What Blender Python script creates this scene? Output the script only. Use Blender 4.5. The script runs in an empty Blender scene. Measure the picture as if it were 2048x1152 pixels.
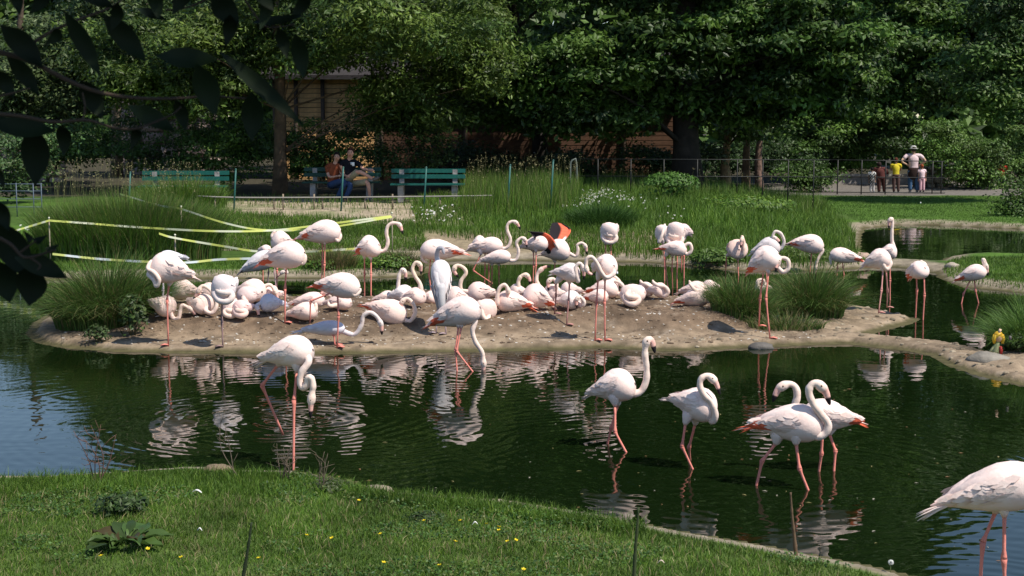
import bpy, math, random
import numpy as np
from mathutils import Vector, Matrix
random.seed(7); RS = np.random.RandomState(7)
S = bpy.context.scene
COL = S.collection
# ------------------------------------------------------------------ camera
F = 3000.0; CH = 2.9; PX = 1024.0; PY = 576.0
PITCH = math.atan((PY - 228.0) / F)
cp, sp = math.cos(PITCH), math.sin(PITCH)
cd = bpy.data.cameras.new('camera'); cam = bpy.data.objects.new('camera', cd); COL.objects.link(cam)
cam.location = (0, 0, CH); cam.rotation_euler = (math.pi/2 - PITCH, 0, 0)
cd.sensor_width = 36; cd.lens = 36*F/2048; cd.clip_start = 0.1; cd.clip_end = 1500
cd.dof.use_dof = True; cd.dof.focus_distance = 19; cd.dof.aperture_fstop = 16
S.camera = cam
# ------------------------------------------------------------------ light
SUN_EL, SUN_AZ = math.radians(57), math.radians(122)      # azimuth clockwise from +Y
sd = Vector((math.sin(SUN_AZ)*math.cos(SUN_EL), math.cos(SUN_AZ)*math.cos(SUN_EL), math.sin(SUN_EL)))
W = bpy.data.worlds.new('World'); S.world = W; W.use_nodes = True
nt = W.node_tree; bg = nt.nodes['Background']; sky = nt.nodes.new('ShaderNodeTexSky')
sky.sky_type = 'NISHITA'; sky.sun_disc = False; sky.sun_elevation = SUN_EL; sky.sun_rotation = SUN_AZ; sky.dust_density = .2; sky.ozone_density = 2.5
nt.links.new(sky.outputs[0], bg.inputs[0]); bg.inputs[1].default_value = 0.105
ld = bpy.data.lights.new('sun', 'SUN'); ld.energy = 4.2; ld.angle = math.radians(0.53); ld.color = (1, 0.93, 0.82)
sun = bpy.data.objects.new('sun', ld); COL.objects.link(sun)
sun.rotation_euler = sd.to_track_quat('Z', 'Y').to_euler(); sun.location = (10, -5, 20)
S.view_settings.view_transform = 'Standard'; S.view_settings.look = 'None'
S.view_settings.exposure = 0.48; S.view_settings.gamma = 1; S.view_settings.use_curve_mapping = False
S.cycles.max_bounces = 6; S.cycles.transparent_max_bounces = 4; S.cycles.caustics_reflective = False
S.cycles.sample_clamp_indirect = 4
# ------------------------------------------------------------------ helpers
def ray(px, py):
    dx = (px-PX)/F; dy = (PY-py)/F
    return np.array([dx, cp+dy*sp, -sp+dy*cp])
def at(px, py, Y):
    d = ray(px, py); t = Y/d[1]
    return np.array([d[0]*t, Y, CH+d[2]*t])
def g(px, py, z=0.0):
    d = ray(px, py); t = (z-CH)/d[2]
    return np.array([d[0]*t, d[1]*t, z])
def tag(o, label=None, cat=None, group=None, kind=None):
    if label: o['label'] = label
    if cat: o['category'] = cat
    if group: o['group'] = group
    if kind: o['kind'] = kind
    return o
def empty(name, loc, label=None, cat=None, group=None):
    o = bpy.data.objects.new(name, None); COL.objects.link(o); o.location = loc; o.empty_display_size = .1
    return tag(o, label, cat, group)
def link(name, me, parent=None, loc=None):
    o = bpy.data.objects.new(name, me); COL.objects.link(o)
    if loc is not None: o.location = loc
    if parent is not None:
        o.parent = parent
        if parent.type == 'EMPTY' or True:
            o.matrix_parent_inverse = Matrix.Translation(-Vector(parent.location)) if parent.parent is None else Matrix.Identity(4)
    return o
def set_mesh(name, V, Fc, mat=None, C=None, smooth=True, N=None):
    """V (n,3); Fc: list of index arrays each (m,k)"""
    me = bpy.data.meshes.new(name); V = np.asarray(V, dtype=np.float32)
    if not isinstance(Fc, list): Fc = [Fc]
    Fc = [np.asarray(f, dtype=np.int32) for f in Fc if len(f)]
    me.vertices.add(len(V)); me.vertices.foreach_set('co', V.ravel())
    li = np.concatenate([f.ravel() for f in Fc]); tot = np.concatenate([np.full(len(f), f.shape[1], np.int32) for f in Fc])
    st = np.concatenate([[0], np.cumsum(tot)[:-1]]).astype(np.int32)
    me.loops.add(len(li)); me.loops.foreach_set('vertex_index', li)
    me.polygons.add(len(tot)); me.polygons.foreach_set('loop_start', st); me.polygons.foreach_set('loop_total', tot)
    me.update(calc_edges=True)
    me.polygons.foreach_set('use_smooth', np.full(len(tot), smooth, bool))
    if C is not None:
        a = me.color_attributes.new('col', 'FLOAT_COLOR', 'POINT'); C = np.asarray(C, np.float32)
        if C.shape[1] == 3: C = np.concatenate([C, np.ones((len(C), 1), np.float32)], 1)
        a.data.foreach_set('color', C.ravel())
    if mat: me.materials.append(mat)
    me.validate(verbose=False)
    return me
class MB:
    def __init__(s): s.V = []; s.Q = []; s.T = []; s.C = []; s.n = 0
    def add(s, V, Q=None, T=None, C=None):
        V = np.asarray(V, float).reshape(-1, 3)
        if Q is not None and len(Q): s.Q.append(np.asarray(Q)+s.n)
        if T is not None and len(T): s.T.append(np.asarray(T)+s.n)
        if C is None: C = np.ones((len(V), 3))
        C = np.asarray(C, float)
        if C.ndim == 1: C = np.tile(C, (len(V), 1))
        s.V.append(V); s.C.append(C); s.n += len(V)
    def box(s, c, d, rz=0, C=None, jit=0):
        c = np.asarray(c, float); d = np.asarray(d, float)/2
        P = np.array([[x, y, z] for x in (-1, 1) for y in (-1, 1) for z in (-1, 1)], float)*d
        if jit: P += RS.uniform(-jit, jit, P.shape)
        cz, sz = math.cos(rz), math.sin(rz)
        P = np.stack([P[:, 0]*cz-P[:, 1]*sz, P[:, 0]*sz+P[:, 1]*cz, P[:, 2]], 1)+c
        s.add(P, Q=[[0, 1, 3, 2], [4, 6, 7, 5], [0, 4, 5, 1], [2, 3, 7, 6], [0, 2, 6, 4], [1, 5, 7, 3]], C=C)
    def tube(s, P, R, seg=8, C=None, ref=None, cap=True):
        """P (n,3); R (n,) or (n,2) [lateral, vertical]; ref: keep vertical axis near ref"""
        P = np.asarray(P, float); R = np.asarray(R, float); n = len(P)
        if R.ndim == 0: R = np.full(n, float(R))
        if R.ndim == 1: R = np.stack([R, R], 1)
        T = np.gradient(P, axis=0); T /= np.linalg.norm(T, axis=1)[:, None]+1e-12
        a = np.arange(seg)*2*math.pi/seg
        V = []; prev = None
        for i in range(n):
            t = T[i]
            r0 = ref if ref is not None else prev
            if r0 is None: r0 = np.array([0, 0, 1.]) if abs(t[2]) < .9 else np.array([0, 1., 0])
            u = np.asarray(r0, float)-np.dot(r0, t)*t; u /= np.linalg.norm(u)+1e-12
            if ref is None: prev = u
            l = np.cross(t, u)
            V.append(P[i]+np.outer(np.cos(a)*R[i, 0], l)+np.outer(np.sin(a)*R[i, 1], u))
        V = np.concatenate(V)
        i = np.arange(n-1)[:, None]*seg; j = np.arange(seg)[None]; j2 = (j+1) % seg
        Q = np.stack([i+j, i+j2, i+seg+j2, i+seg+j], -1).reshape(-1, 4)
        if C is not None and np.ndim(C) == 2: C = np.repeat(np.asarray(C), seg, 0)
        Tt = []
        if cap:
            V = np.concatenate([V, P[:1], P[-1:]])
            if C is not None and np.ndim(C) == 2: C = np.concatenate([C, C[:1], C[-1:]])
            k = n*seg
            Tt = [[k, (q+1) % seg, q] for q in range(seg)]+[[k+1, (n-1)*seg+q, (n-1)*seg+(q+1) % seg] for q in range(seg)]
        s.add(V, Q=Q, T=Tt, C=C)
    def ball(s, c, r, C=None, seg=8, rings=6, rot=None):
        r = np.ones(3)*np.asarray(r, float)
        V = []; 
        for i in range(1, rings):
            th = math.pi*i/rings
            for j in range(seg):
                ph = 2*math.pi*j/seg
                V.append([math.sin(th)*math.cos(ph), math.sin(th)*math.sin(ph), math.cos(th)])
        V += [[0, 0, 1], [0, 0, -1]]; V = np.array(V)*r
        if rot is not None: V = V@np.array(rot).T
        V = V+np.asarray(c, float); m = (rings-1)*seg
        Q = [[i*seg+j, (i+1)*seg+j, (i+1)*seg+(j+1) % seg, i*seg+(j+1) % seg] for i in range(rings-2) for j in range(seg)]
        T = [[m, j, (j+1) % seg] for j in range(seg)]+[[m+1, (rings-2)*seg+(j+1) % seg, (rings-2)*seg+j] for j in range(seg)]
        s.add(V, Q=Q, T=T, C=C)
    def build(s, name, mat, parent=None, smooth=True, mesh_only=False, loc=None):
        V = np.concatenate(s.V); C = np.concatenate(s.C)
        f = []
        if s.Q: f.append(np.concatenate(s.Q))
        if s.T: f.append(np.concatenate(s.T))
        if loc is not None: V = V-np.asarray(loc)
        me = set_mesh(name, V, f, mat, C, smooth)
        if mesh_only: return me
        return link(name, me, parent, loc)
def smooth_path(P, n):
    P = np.asarray(P, float)
    if len(P) < 3:
        t = np.linspace(0, 1, n)[:, None]; return P[0]*(1-t)+P[-1]*t
    Q = np.concatenate([[2*P[0]-P[1]], P, [2*P[-1]-P[-2]]]); L = np.linalg.norm(np.diff(P, axis=0), axis=1); cum = np.concatenate([[0], np.cumsum(L)])
    out = []
    for u in np.linspace(0, cum[-1], n):
        i = min(np.searchsorted(cum, u, side='right')-1, len(P)-2); t = (u-cum[i])/max(L[i], 1e-9)
        p0, p1, p2, p3 = Q[i:i+4]
        out.append(.5*((2*p1)+(-p0+p2)*t+(2*p0-5*p1+4*p2-p3)*t*t+(-p0+3*p1-3*p2+p3)*t**3))
    return np.array(out)
def ss(a, b, x):
    t = np.clip((np.asarray(x, float)-a)/(b-a), 0, 1); return t*t*(3-2*t)
def vnoise(x, y, seed=0):
    def h(i, j):
        v = np.sin(i*127.1+j*311.7+seed*74.7)*43758.5453; return v-np.floor(v)
    xi = np.floor(x); yi = np.floor(y); u = x-xi; v = y-yi; u = u*u*(3-2*u); v = v*v*(3-2*v)
    return (h(xi, yi)*(1-u)+h(xi+1, yi)*u)*(1-v)+(h(xi, yi+1)*(1-u)+h(xi+1, yi+1)*u)*v
def fbm(x, y, seed=0, o=3):
    s = 0; a = .5
    for k in range(o): s = s+a*vnoise(x, y, seed+k); x = x*2.03; y = y*2.03; a *= .5
    return s
# ------------------------------------------------------------------ materials
def mat(name, base=(.5, .5, .5), rough=.7, vcol=False, noise=0, nscale=10, spec=.3, bump=0, bscale=40, trans=0, metal=0, ncol=None, sheen=0):
    m = bpy.data.materials.new(name); m.use_nodes = True; t = m.node_tree; p = t.nodes['Principled BSDF']
    p.inputs['Roughness'].default_value = rough; p.inputs['Specular IOR Level'].default_value = spec; p.inputs['Metallic'].default_value = metal
    src = None
    if vcol:
        a = t.nodes.new('ShaderNodeVertexColor'); a.layer_name = 'col'; src = a.outputs[0]
    else:
        r = t.nodes.new('ShaderNodeRGB'); r.outputs[0].default_value = (*base, 1); src = r.outputs[0]
    tc = t.nodes.new('ShaderNodeTexCoord')
    if noise:
        n = t.nodes.new('ShaderNodeTexNoise'); n.inputs['Scale'].default_value = nscale; n.inputs['Detail'].default_value = 6
        t.links.new(tc.outputs['Object'], n.inputs['Vector'])
        mp = t.nodes.new('ShaderNodeMapRange'); mp.inputs[1].default_value = .3; mp.inputs[2].default_value = .7
        if ncol is None:
            mp.inputs[3].default_value = 1-noise; mp.inputs[4].default_value = 1+noise
            t.links.new(n.outputs[0], mp.inputs[0])
            mx = t.nodes.new('ShaderNodeVectorMath'); mx.operation = 'SCALE'
            t.links.new(src, mx.inputs[0]); t.links.new(mp.outputs[0], mx.inputs['Scale']); src = mx.outputs[0]
        else:
            mp.inputs[3].default_value = 0; mp.inputs[4].default_value = noise
            t.links.new(n.outputs[0], mp.inputs[0])
            mx = t.nodes.new('ShaderNodeMix'); mx.data_type = 'RGBA'; mx.blend_type = 'MULTIPLY'; mx.inputs[7].default_value = (*ncol, 1)
            t.links.new(mp.outputs[0], mx.inputs[0]); t.links.new(src, mx.inputs[6]); src = mx.outputs[2]
    t.links.new(src, p.inputs['Base Color'])
    if bump:
        n2 = t.nodes.new('ShaderNodeTexNoise'); n2.inputs['Scale'].default_value = bscale; n2.inputs['Detail'].default_value = 5
        t.links.new(tc.outputs['Object'], n2.inputs['Vector'])
        b = t.nodes.new('ShaderNodeBump'); b.inputs['Strength'].default_value = 1; b.inputs['Distance'].default_value = bump
        t.links.new(n2.outputs[0], b.inputs['Height']); t.links.new(b.outputs[0], p.inputs['Normal'])
    if trans:
        tr = t.nodes.new('ShaderNodeBsdfTranslucent'); ms = t.nodes.new('ShaderNodeMixShader'); ms.inputs[0].default_value = trans
        t.links.new(src, tr.inputs[0]); t.links.new(p.outputs[0], ms.inputs[1]); t.links.new(tr.outputs[0], ms.inputs[2])
        t.links.new(ms.outputs[0], t.nodes['Material Output'].inputs[0])
    return m
M_leaf = mat('leaf', vcol=True, rough=.5, spec=.35, trans=.3)
M_blade = mat('grass_blade', vcol=True, rough=.55, spec=.25, trans=.25)
M_bark = mat('bark', (.07, .05, .035), .9, noise=.4, nscale=6, bump=.02, bscale=9)
M_ground = mat('soil', vcol=True, rough=.95, noise=.28, nscale=7, spec=.15, bump=.012, bscale=28)
M_plume = mat('plumage', vcol=True, rough=.8, spec=.15, noise=.35, nscale=13, ncol=(1.0, .76, .70), bump=.003, bscale=34)
M_paint = mat('paint', vcol=True, rough=.5, noise=.12, nscale=12)
M_cloth = mat('cloth', vcol=True, rough=.9, spec=.1, noise=.12, nscale=14, bump=.006, bscale=25)
M_skin = mat('skin', vcol=True, rough=.6, spec=.3)
M_stone = mat('stone', vcol=True, rough=.95, noise=.3, nscale=5, spec=.15, bump=.02, bscale=14)
M_wood = mat('wood', vcol=True, rough=.8, noise=.2, nscale=8, bump=.004, bscale=30)
M_tape = mat('plastic_tape', vcol=True, rough=.35, spec=.5, trans=.15)
M_flower = mat('petal', vcol=True, rough=.6, trans=.2)
# ------------------------------------------------------------------ terrain
ISL = [(66,668),(90,684),(130,693),(230,700),(340,703),(520,705),(700,706),(860,702),(1000,700),(1100,698),(1200,693),(1330,700),(1400,698),(1480,694),(1560,691),(1640,687),(1700,686),(1760,693),(1820,700),(1870,709),(1915,732),(1970,750),(2048,768),(2300,800),
 (2300,690),(2048,700),(1990,712),(1940,698),(1880,688),(1800,680),(1730,673),(1715,671),(1760,658),(1810,645),(1822,638),(1770,627),(1720,617),(1650,608),(1500,603),(1300,602),(1000,602),(700,604),(500,604),(350,602),(250,600),(150,610),(90,640)]
FRONT = [(-1500,1000),(-300,968),(0,962),(100,960),(300,947),(400,940),(470,947),(600,950),(690,967),(720,977),(800,992),(880,1000),(1000,1007),(1100,1022),(1200,1038),(1300,1058),(1400,1078),(1500,1096),(1600,1116),(1700,1134),(1790,1154),(1850,1175),(1950,1235),(2000,1300),(2050,1500)]
FARL = [(-1500,620),(-600,600),(-200,580),(0,566),(95,559),(300,557),(520,556),(700,556),(790,554),(840,549),(855,536),(850,523),(930,520),(1040,520),(1150,522),(1300,524),(1400,533),(1480,541),(1600,542),(1700,537),(1760,533),(1800,534),(1880,546),(1890,559),(1930,573),(2048,585),(2400,595),(3200,600)]
POND2 = [(1725,456),(1800,449),(1900,451),(2048,458),(2400,470),(2600,500),(2400,516),(2048,515),(1960,512),(1900,516),(1880,529),(1780,524),(1722,522),(1712,500),(1716,470)]
def wp(L): return np.array([g(x, y)[:2] for x, y in L])
P_I = wp(ISL); P_F = np.concatenate([wp(FRONT), [[3.2, -4], [-40, -4]]]); P_P = wp(POND2)
P_L = np.concatenate([wp(FARL), [[300, 40], [300, 400], [-300, 400], [-300, 22]]])
def sdist(P, X, Y):
    X = np.atleast_1d(np.asarray(X, float)); Y = np.atleast_1d(np.asarray(Y, float))
    d = np.full(X.shape, 1e9); ins = np.zeros(X.shape, bool)
    for k in range(len(P)):
        a = P[k]; b = P[(k+1) % len(P)]; e = b-a
        t = np.clip(((X-a[0])*e[0]+(Y-a[1])*e[1])/(e@e+1e-12), 0, 1)
        d = np.minimum(d, np.hypot(X-a[0]-t*e[0], Y-a[1]-t*e[1]))
        c = (a[1] > Y) != (b[1] > Y)
        with np.errstate(divide='ignore', invalid='ignore'):
            xi = a[0]+(Y-a[1])/(b[1]-a[1]+1e-15)*e[0]
        ins ^= c & (X < xi)
    return np.where(ins, d, -d)
def shore(d): return np.where(d < 0, np.where(d > -.13, .006+.03*d, np.maximum(-.3, (d+.13)*1.2)), .006+.055*ss(0, .10, d)+.02*ss(.1, .5, d))
def edge_j(X, Y, s=1.): return .10*(fbm(X*1.7, Y*2.6, 3)-.45)*s
def h_isl(X, Y):
    d = sdist(P_I, X, Y)+edge_j(X, Y)
    xl, xr = -4.9, 3.1
    m = ss(.55, 1.35, d)*ss(xl-.8, xl+.4, X)*(1-ss(xr-.6, xr+.5, X))
    n = fbm(X*1.6, Y*1.6, 5)-.45; n2 = fbm(X*6, Y*6, 9)-.45
    right = ss(3.0, 4.5, X)
    return shore(d)+m*(.21+.20*n)+np.where(d > .1, .05*n2*ss(.1, .5, d)+.08*n2*right*ss(.05, .3, d), 0)
def h_far(X, Y):
    d = np.minimum(sdist(P_L, X, Y), -sdist(P_P, X, Y))+edge_j(X, Y, .7)
    mask = 1-ss(4.5, 9.5, X)
    n = fbm(X*.6, Y*.6, 8)-.45
    return shore(d)+.60*ss(28.5, 36.5, Y)*mask*ss(.1, 3, d)+np.where(d > 0, .10*n*ss(.2, 2, d), 0)+.04*ss(.1, .4, d)
def h_front(X, Y):
    d = sdist(P_F, X, Y)+edge_j(X, Y)
    n = fbm(X*1.1, Y*1.1, 12)-.45
    return shore(d)+.05*ss(.1, .5, d)+.12*n*ss(.3, 1.5, d)+.10*ss(.5, 3, d)
def hmax(X, Y): return np.maximum(np.maximum(h_isl(X, Y), h_far(X, Y)), np.maximum(h_front(X, Y), 0))
_cache = {}
def solve(px, py):
    """first hit of the pixel's ray with ground or water"""
    k = (px, py)
    if k in _cache: return _cache[k]
    d = ray(px, py); Ys = np.arange(7, 75, .03); t = Ys/d[1]; X = d[0]*t; z = CH+d[2]*t
    hh = hmax(X, Ys); i = int(np.argmax(z <= hh)) if (z <= hh).any() else len(Ys)-1
    r = np.array([X[i], Ys[i], max(z[i], float(hh[i]) if z[i] <= hh[i] else z[i])]); _cache[k] = r
    return r
def hz(x, y): return float(hmax(np.array([x]), np.array([y]))[0])
def sheet(name, xs, ys, hf, cf):
    X, Y = np.meshgrid(xs, ys); x = X.ravel(); y = Y.ravel(); z = hf(x, y); c = cf(x, y, z)
    nx, ny = len(xs), len(ys); i = np.arange(nx-1)[None]+np.arange(ny-1)[:, None]*nx
    Q = np.stack([i, i+1, i+1+nx, i+nx], -1).reshape(-1, 4)
    Q = Q[(z[Q] > -.28).any(1)]
    return tag(link(name, set_mesh(name, np.stack([x, y, z], 1), Q, M_ground, c)), kind='structure')
def mixc(a, b, t): t = np.asarray(t)[..., None]; return np.asarray(a)*(1-t)+np.asarray(b)*t
MUD = (.155, .108, .072); TAN = (.27, .205, .14); KERB = (.25, .21, .155); WET = (.085, .075, .035); DG = (.045, .085, .016); LG = (.07, .14, .02); PATH = (.34, .28, .20); DIRT = (.25, .20, .13)
def c_isl(X, Y, z):
    d = sdist(P_I, X, Y)+edge_j(X, Y)
    n = fbm(X*2.2, Y*2.2, 21); c = mixc(TAN, MUD, ss(.4, 1.1, d)*(1-ss(3.2, 4.0, X)))
    c = mixc(c, np.array(c)*.68, ss(.45, .6, n)); c = mixc(c, (.36, .29, .22), ss(.58, .72, fbm(X*7, Y*7, 31))*.6); c = mixc(c, (.09, .065, .045), ss(.56, .7, fbm(X*3.1, Y*5, 37))*.55)
    c = mixc(WET, c, ss(.008, .04, z))
    return c
def c_far(X, Y, z):
    d = np.minimum(sdist(P_L, X, Y), -sdist(P_P, X, Y))
    n = fbm(X*.9, Y*.9, 23); c = mixc(DG, LG, ss(.35, .6, n))
    cen = ss(-2.6, -1.8, X)*(1-ss(3.0, 4.2, X))*(1-ss(31.6, 32.6, Y+1.2*(n-.5)))
    c = mixc(c, DIRT, cen)
    lk = (X < -1.8)*((np.abs(Y-31.0) < .9)*1.)*(X > -7)
    c = mixc(c, KERB, lk*.85)
    pth = ss(32.7, 33.3, Y+.8*(n-.5))*(1-ss(38.2, 38.8, Y))*(1-ss(-1.2, -.4, X))*ss(-7.5, -6.5, X)
    c = mixc(c, PATH, pth*(.55+.6*ss(.35, .55, fbm(X*2.3, Y*1.7, 77))).clip(0, 1))
    rp = ss(51, 52, Y)*(1-ss(60, 62, Y))*ss(8, 10, X); c = mixc(c, (.15, .135, .12), rp)
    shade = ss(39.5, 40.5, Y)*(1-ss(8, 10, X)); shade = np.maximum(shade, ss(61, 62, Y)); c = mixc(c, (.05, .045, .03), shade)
    lawn = ss(39.4, 39.8, Y)*(1-ss(51, 51.6, Y))*ss(8, 10, X); c = mixc(c, (.065, .13, .02), lawn)
    c = mixc(KERB, c, ss(.25, .5, d+.3*(n-.5)))
    return mixc(WET, c, ss(.008, .04, z))
def c_front(X, Y, z):
    d = sdist(P_F, X, Y); n = fbm(X*2, Y*2, 25); c = mixc((.045, .08, .015), (.08, .12, .03), ss(.3, .6, n))
    c = mixc(c, (.16, .12, .07), ss(.6, .7, n)*.5)
    c = mixc(KERB, c, ss(.12, .35, d+.2*(n-.5)))
    return mixc(WET, c, ss(.008, .04, z))
sheet('island', np.arange(-7.2, 11, .05), np.concatenate([np.arange(15.5, 24.2, .06)]), h_isl, c_isl)
sheet('front_bank', np.arange(-8, 4.5, .06), np.arange(5, 12.6, .06), h_front, c_front)
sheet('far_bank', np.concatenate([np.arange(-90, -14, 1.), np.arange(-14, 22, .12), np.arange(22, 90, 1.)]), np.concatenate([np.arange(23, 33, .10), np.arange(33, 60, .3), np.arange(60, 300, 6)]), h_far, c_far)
b = MB(); b.box((0, 150, -.55), (600, 400, .1), C=(.02, .025, .012)); tag(b.build('pond_bed', M_ground), kind='structure')
# ------------------------------------------------------------------ water
RINGS = [(557,846,1.2),(622,836,1.5),(587,940,.9),(1252,904,1.1),(1215,887,.7),(1385,938,1.1),(1513,971,.8),(1616,980,.9),(1640,943,.7),(967,738,1.1),(945,743,.9),(150,790,.5),(1960,1200,1.0),(1940,607,.7)]
def water():
    m = bpy.data.materials.new('water'); m.use_nodes = True; t = m.node_tree; p = t.nodes['Principled BSDF']
    p.inputs['Base Color'].default_value = (.004, .0095, .0022, 1); p.inputs['Roughness'].default_value = .015; p.inputs['IOR'].default_value = 1.43
    geo = t.nodes.new('ShaderNodeNewGeometry'); L = t.links.new
    def mth(op, a, b=None, c=None):
        n = t.nodes.new('ShaderNodeMath'); n.operation = op
        for i, v in enumerate((a, b, c)):
            if v is None: continue
            if isinstance(v, (int, float)): n.inputs[i].default_value = v
            else: L(v, n.inputs[i])
        return n.outputs[0]
    tot = None
    warp = t.nodes.new('ShaderNodeTexNoise'); warp.inputs['Scale'].default_value = 1.1; warp.inputs['Detail'].default_value = 2
    L(geo.outputs['Position'], warp.inputs['Vector'])
    for i, (px, py, a) in enumerate(RINGS):
        c = g(px, py)
        d = t.nodes.new('ShaderNodeVectorMath'); d.operation = 'DISTANCE'; d.inputs[1].default_value = tuple(c)
        L(geo.outputs['Position'], d.inputs[0]); r = mth('ADD', d.outputs['Value'], mth('MULTIPLY', warp.outputs[0], .34))
        w = mth('MULTIPLY', mth('SINE', mth('MULTIPLY', r, 6.283/(.135+.018*(i % 4)))), mth('MULTIPLY', mth('EXPONENT', mth('MULTIPLY', r, -.7)), a*.00075))
        tot = w if tot is None else mth('ADD', tot, w)
    for sc, amp, sx in ((2.2, .0035, .55), (9, .0007, .6), (.5, .006, 1.)):
        mp = t.nodes.new('ShaderNodeMapping'); mp.inputs['Scale'].default_value = (sx, 1, 1); mp.inputs['Rotation'].default_value = (0, 0, .12)
        L(geo.outputs['Position'], mp.inputs['Vector']); n = t.nodes.new('ShaderNodeTexNoise'); n.inputs['Scale'].default_value = sc; n.inputs['Detail'].default_value = 2
        L(mp.outputs[0], n.inputs['Vector']); tot = mth('ADD', tot, mth('MULTIPLY', n.outputs[0], amp))
    bp = t.nodes.new('ShaderNodeBump'); bp.inputs['Strength'].default_value = 1; bp.inputs['Distance'].default_value = 1
    L(tot, bp.inputs['Height']); L(bp.outputs[0], p.inputs['Normal'])
    return m
V = np.array([[-200, -5, 0], [200, -5, 0], [200, 60, 0], [-200, 60, 0]], float)
tag(link('pond_water', set_mesh('pond_water', V, np.array([[0, 1, 2, 3]]), water(), smooth=False)), kind='structure')
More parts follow.
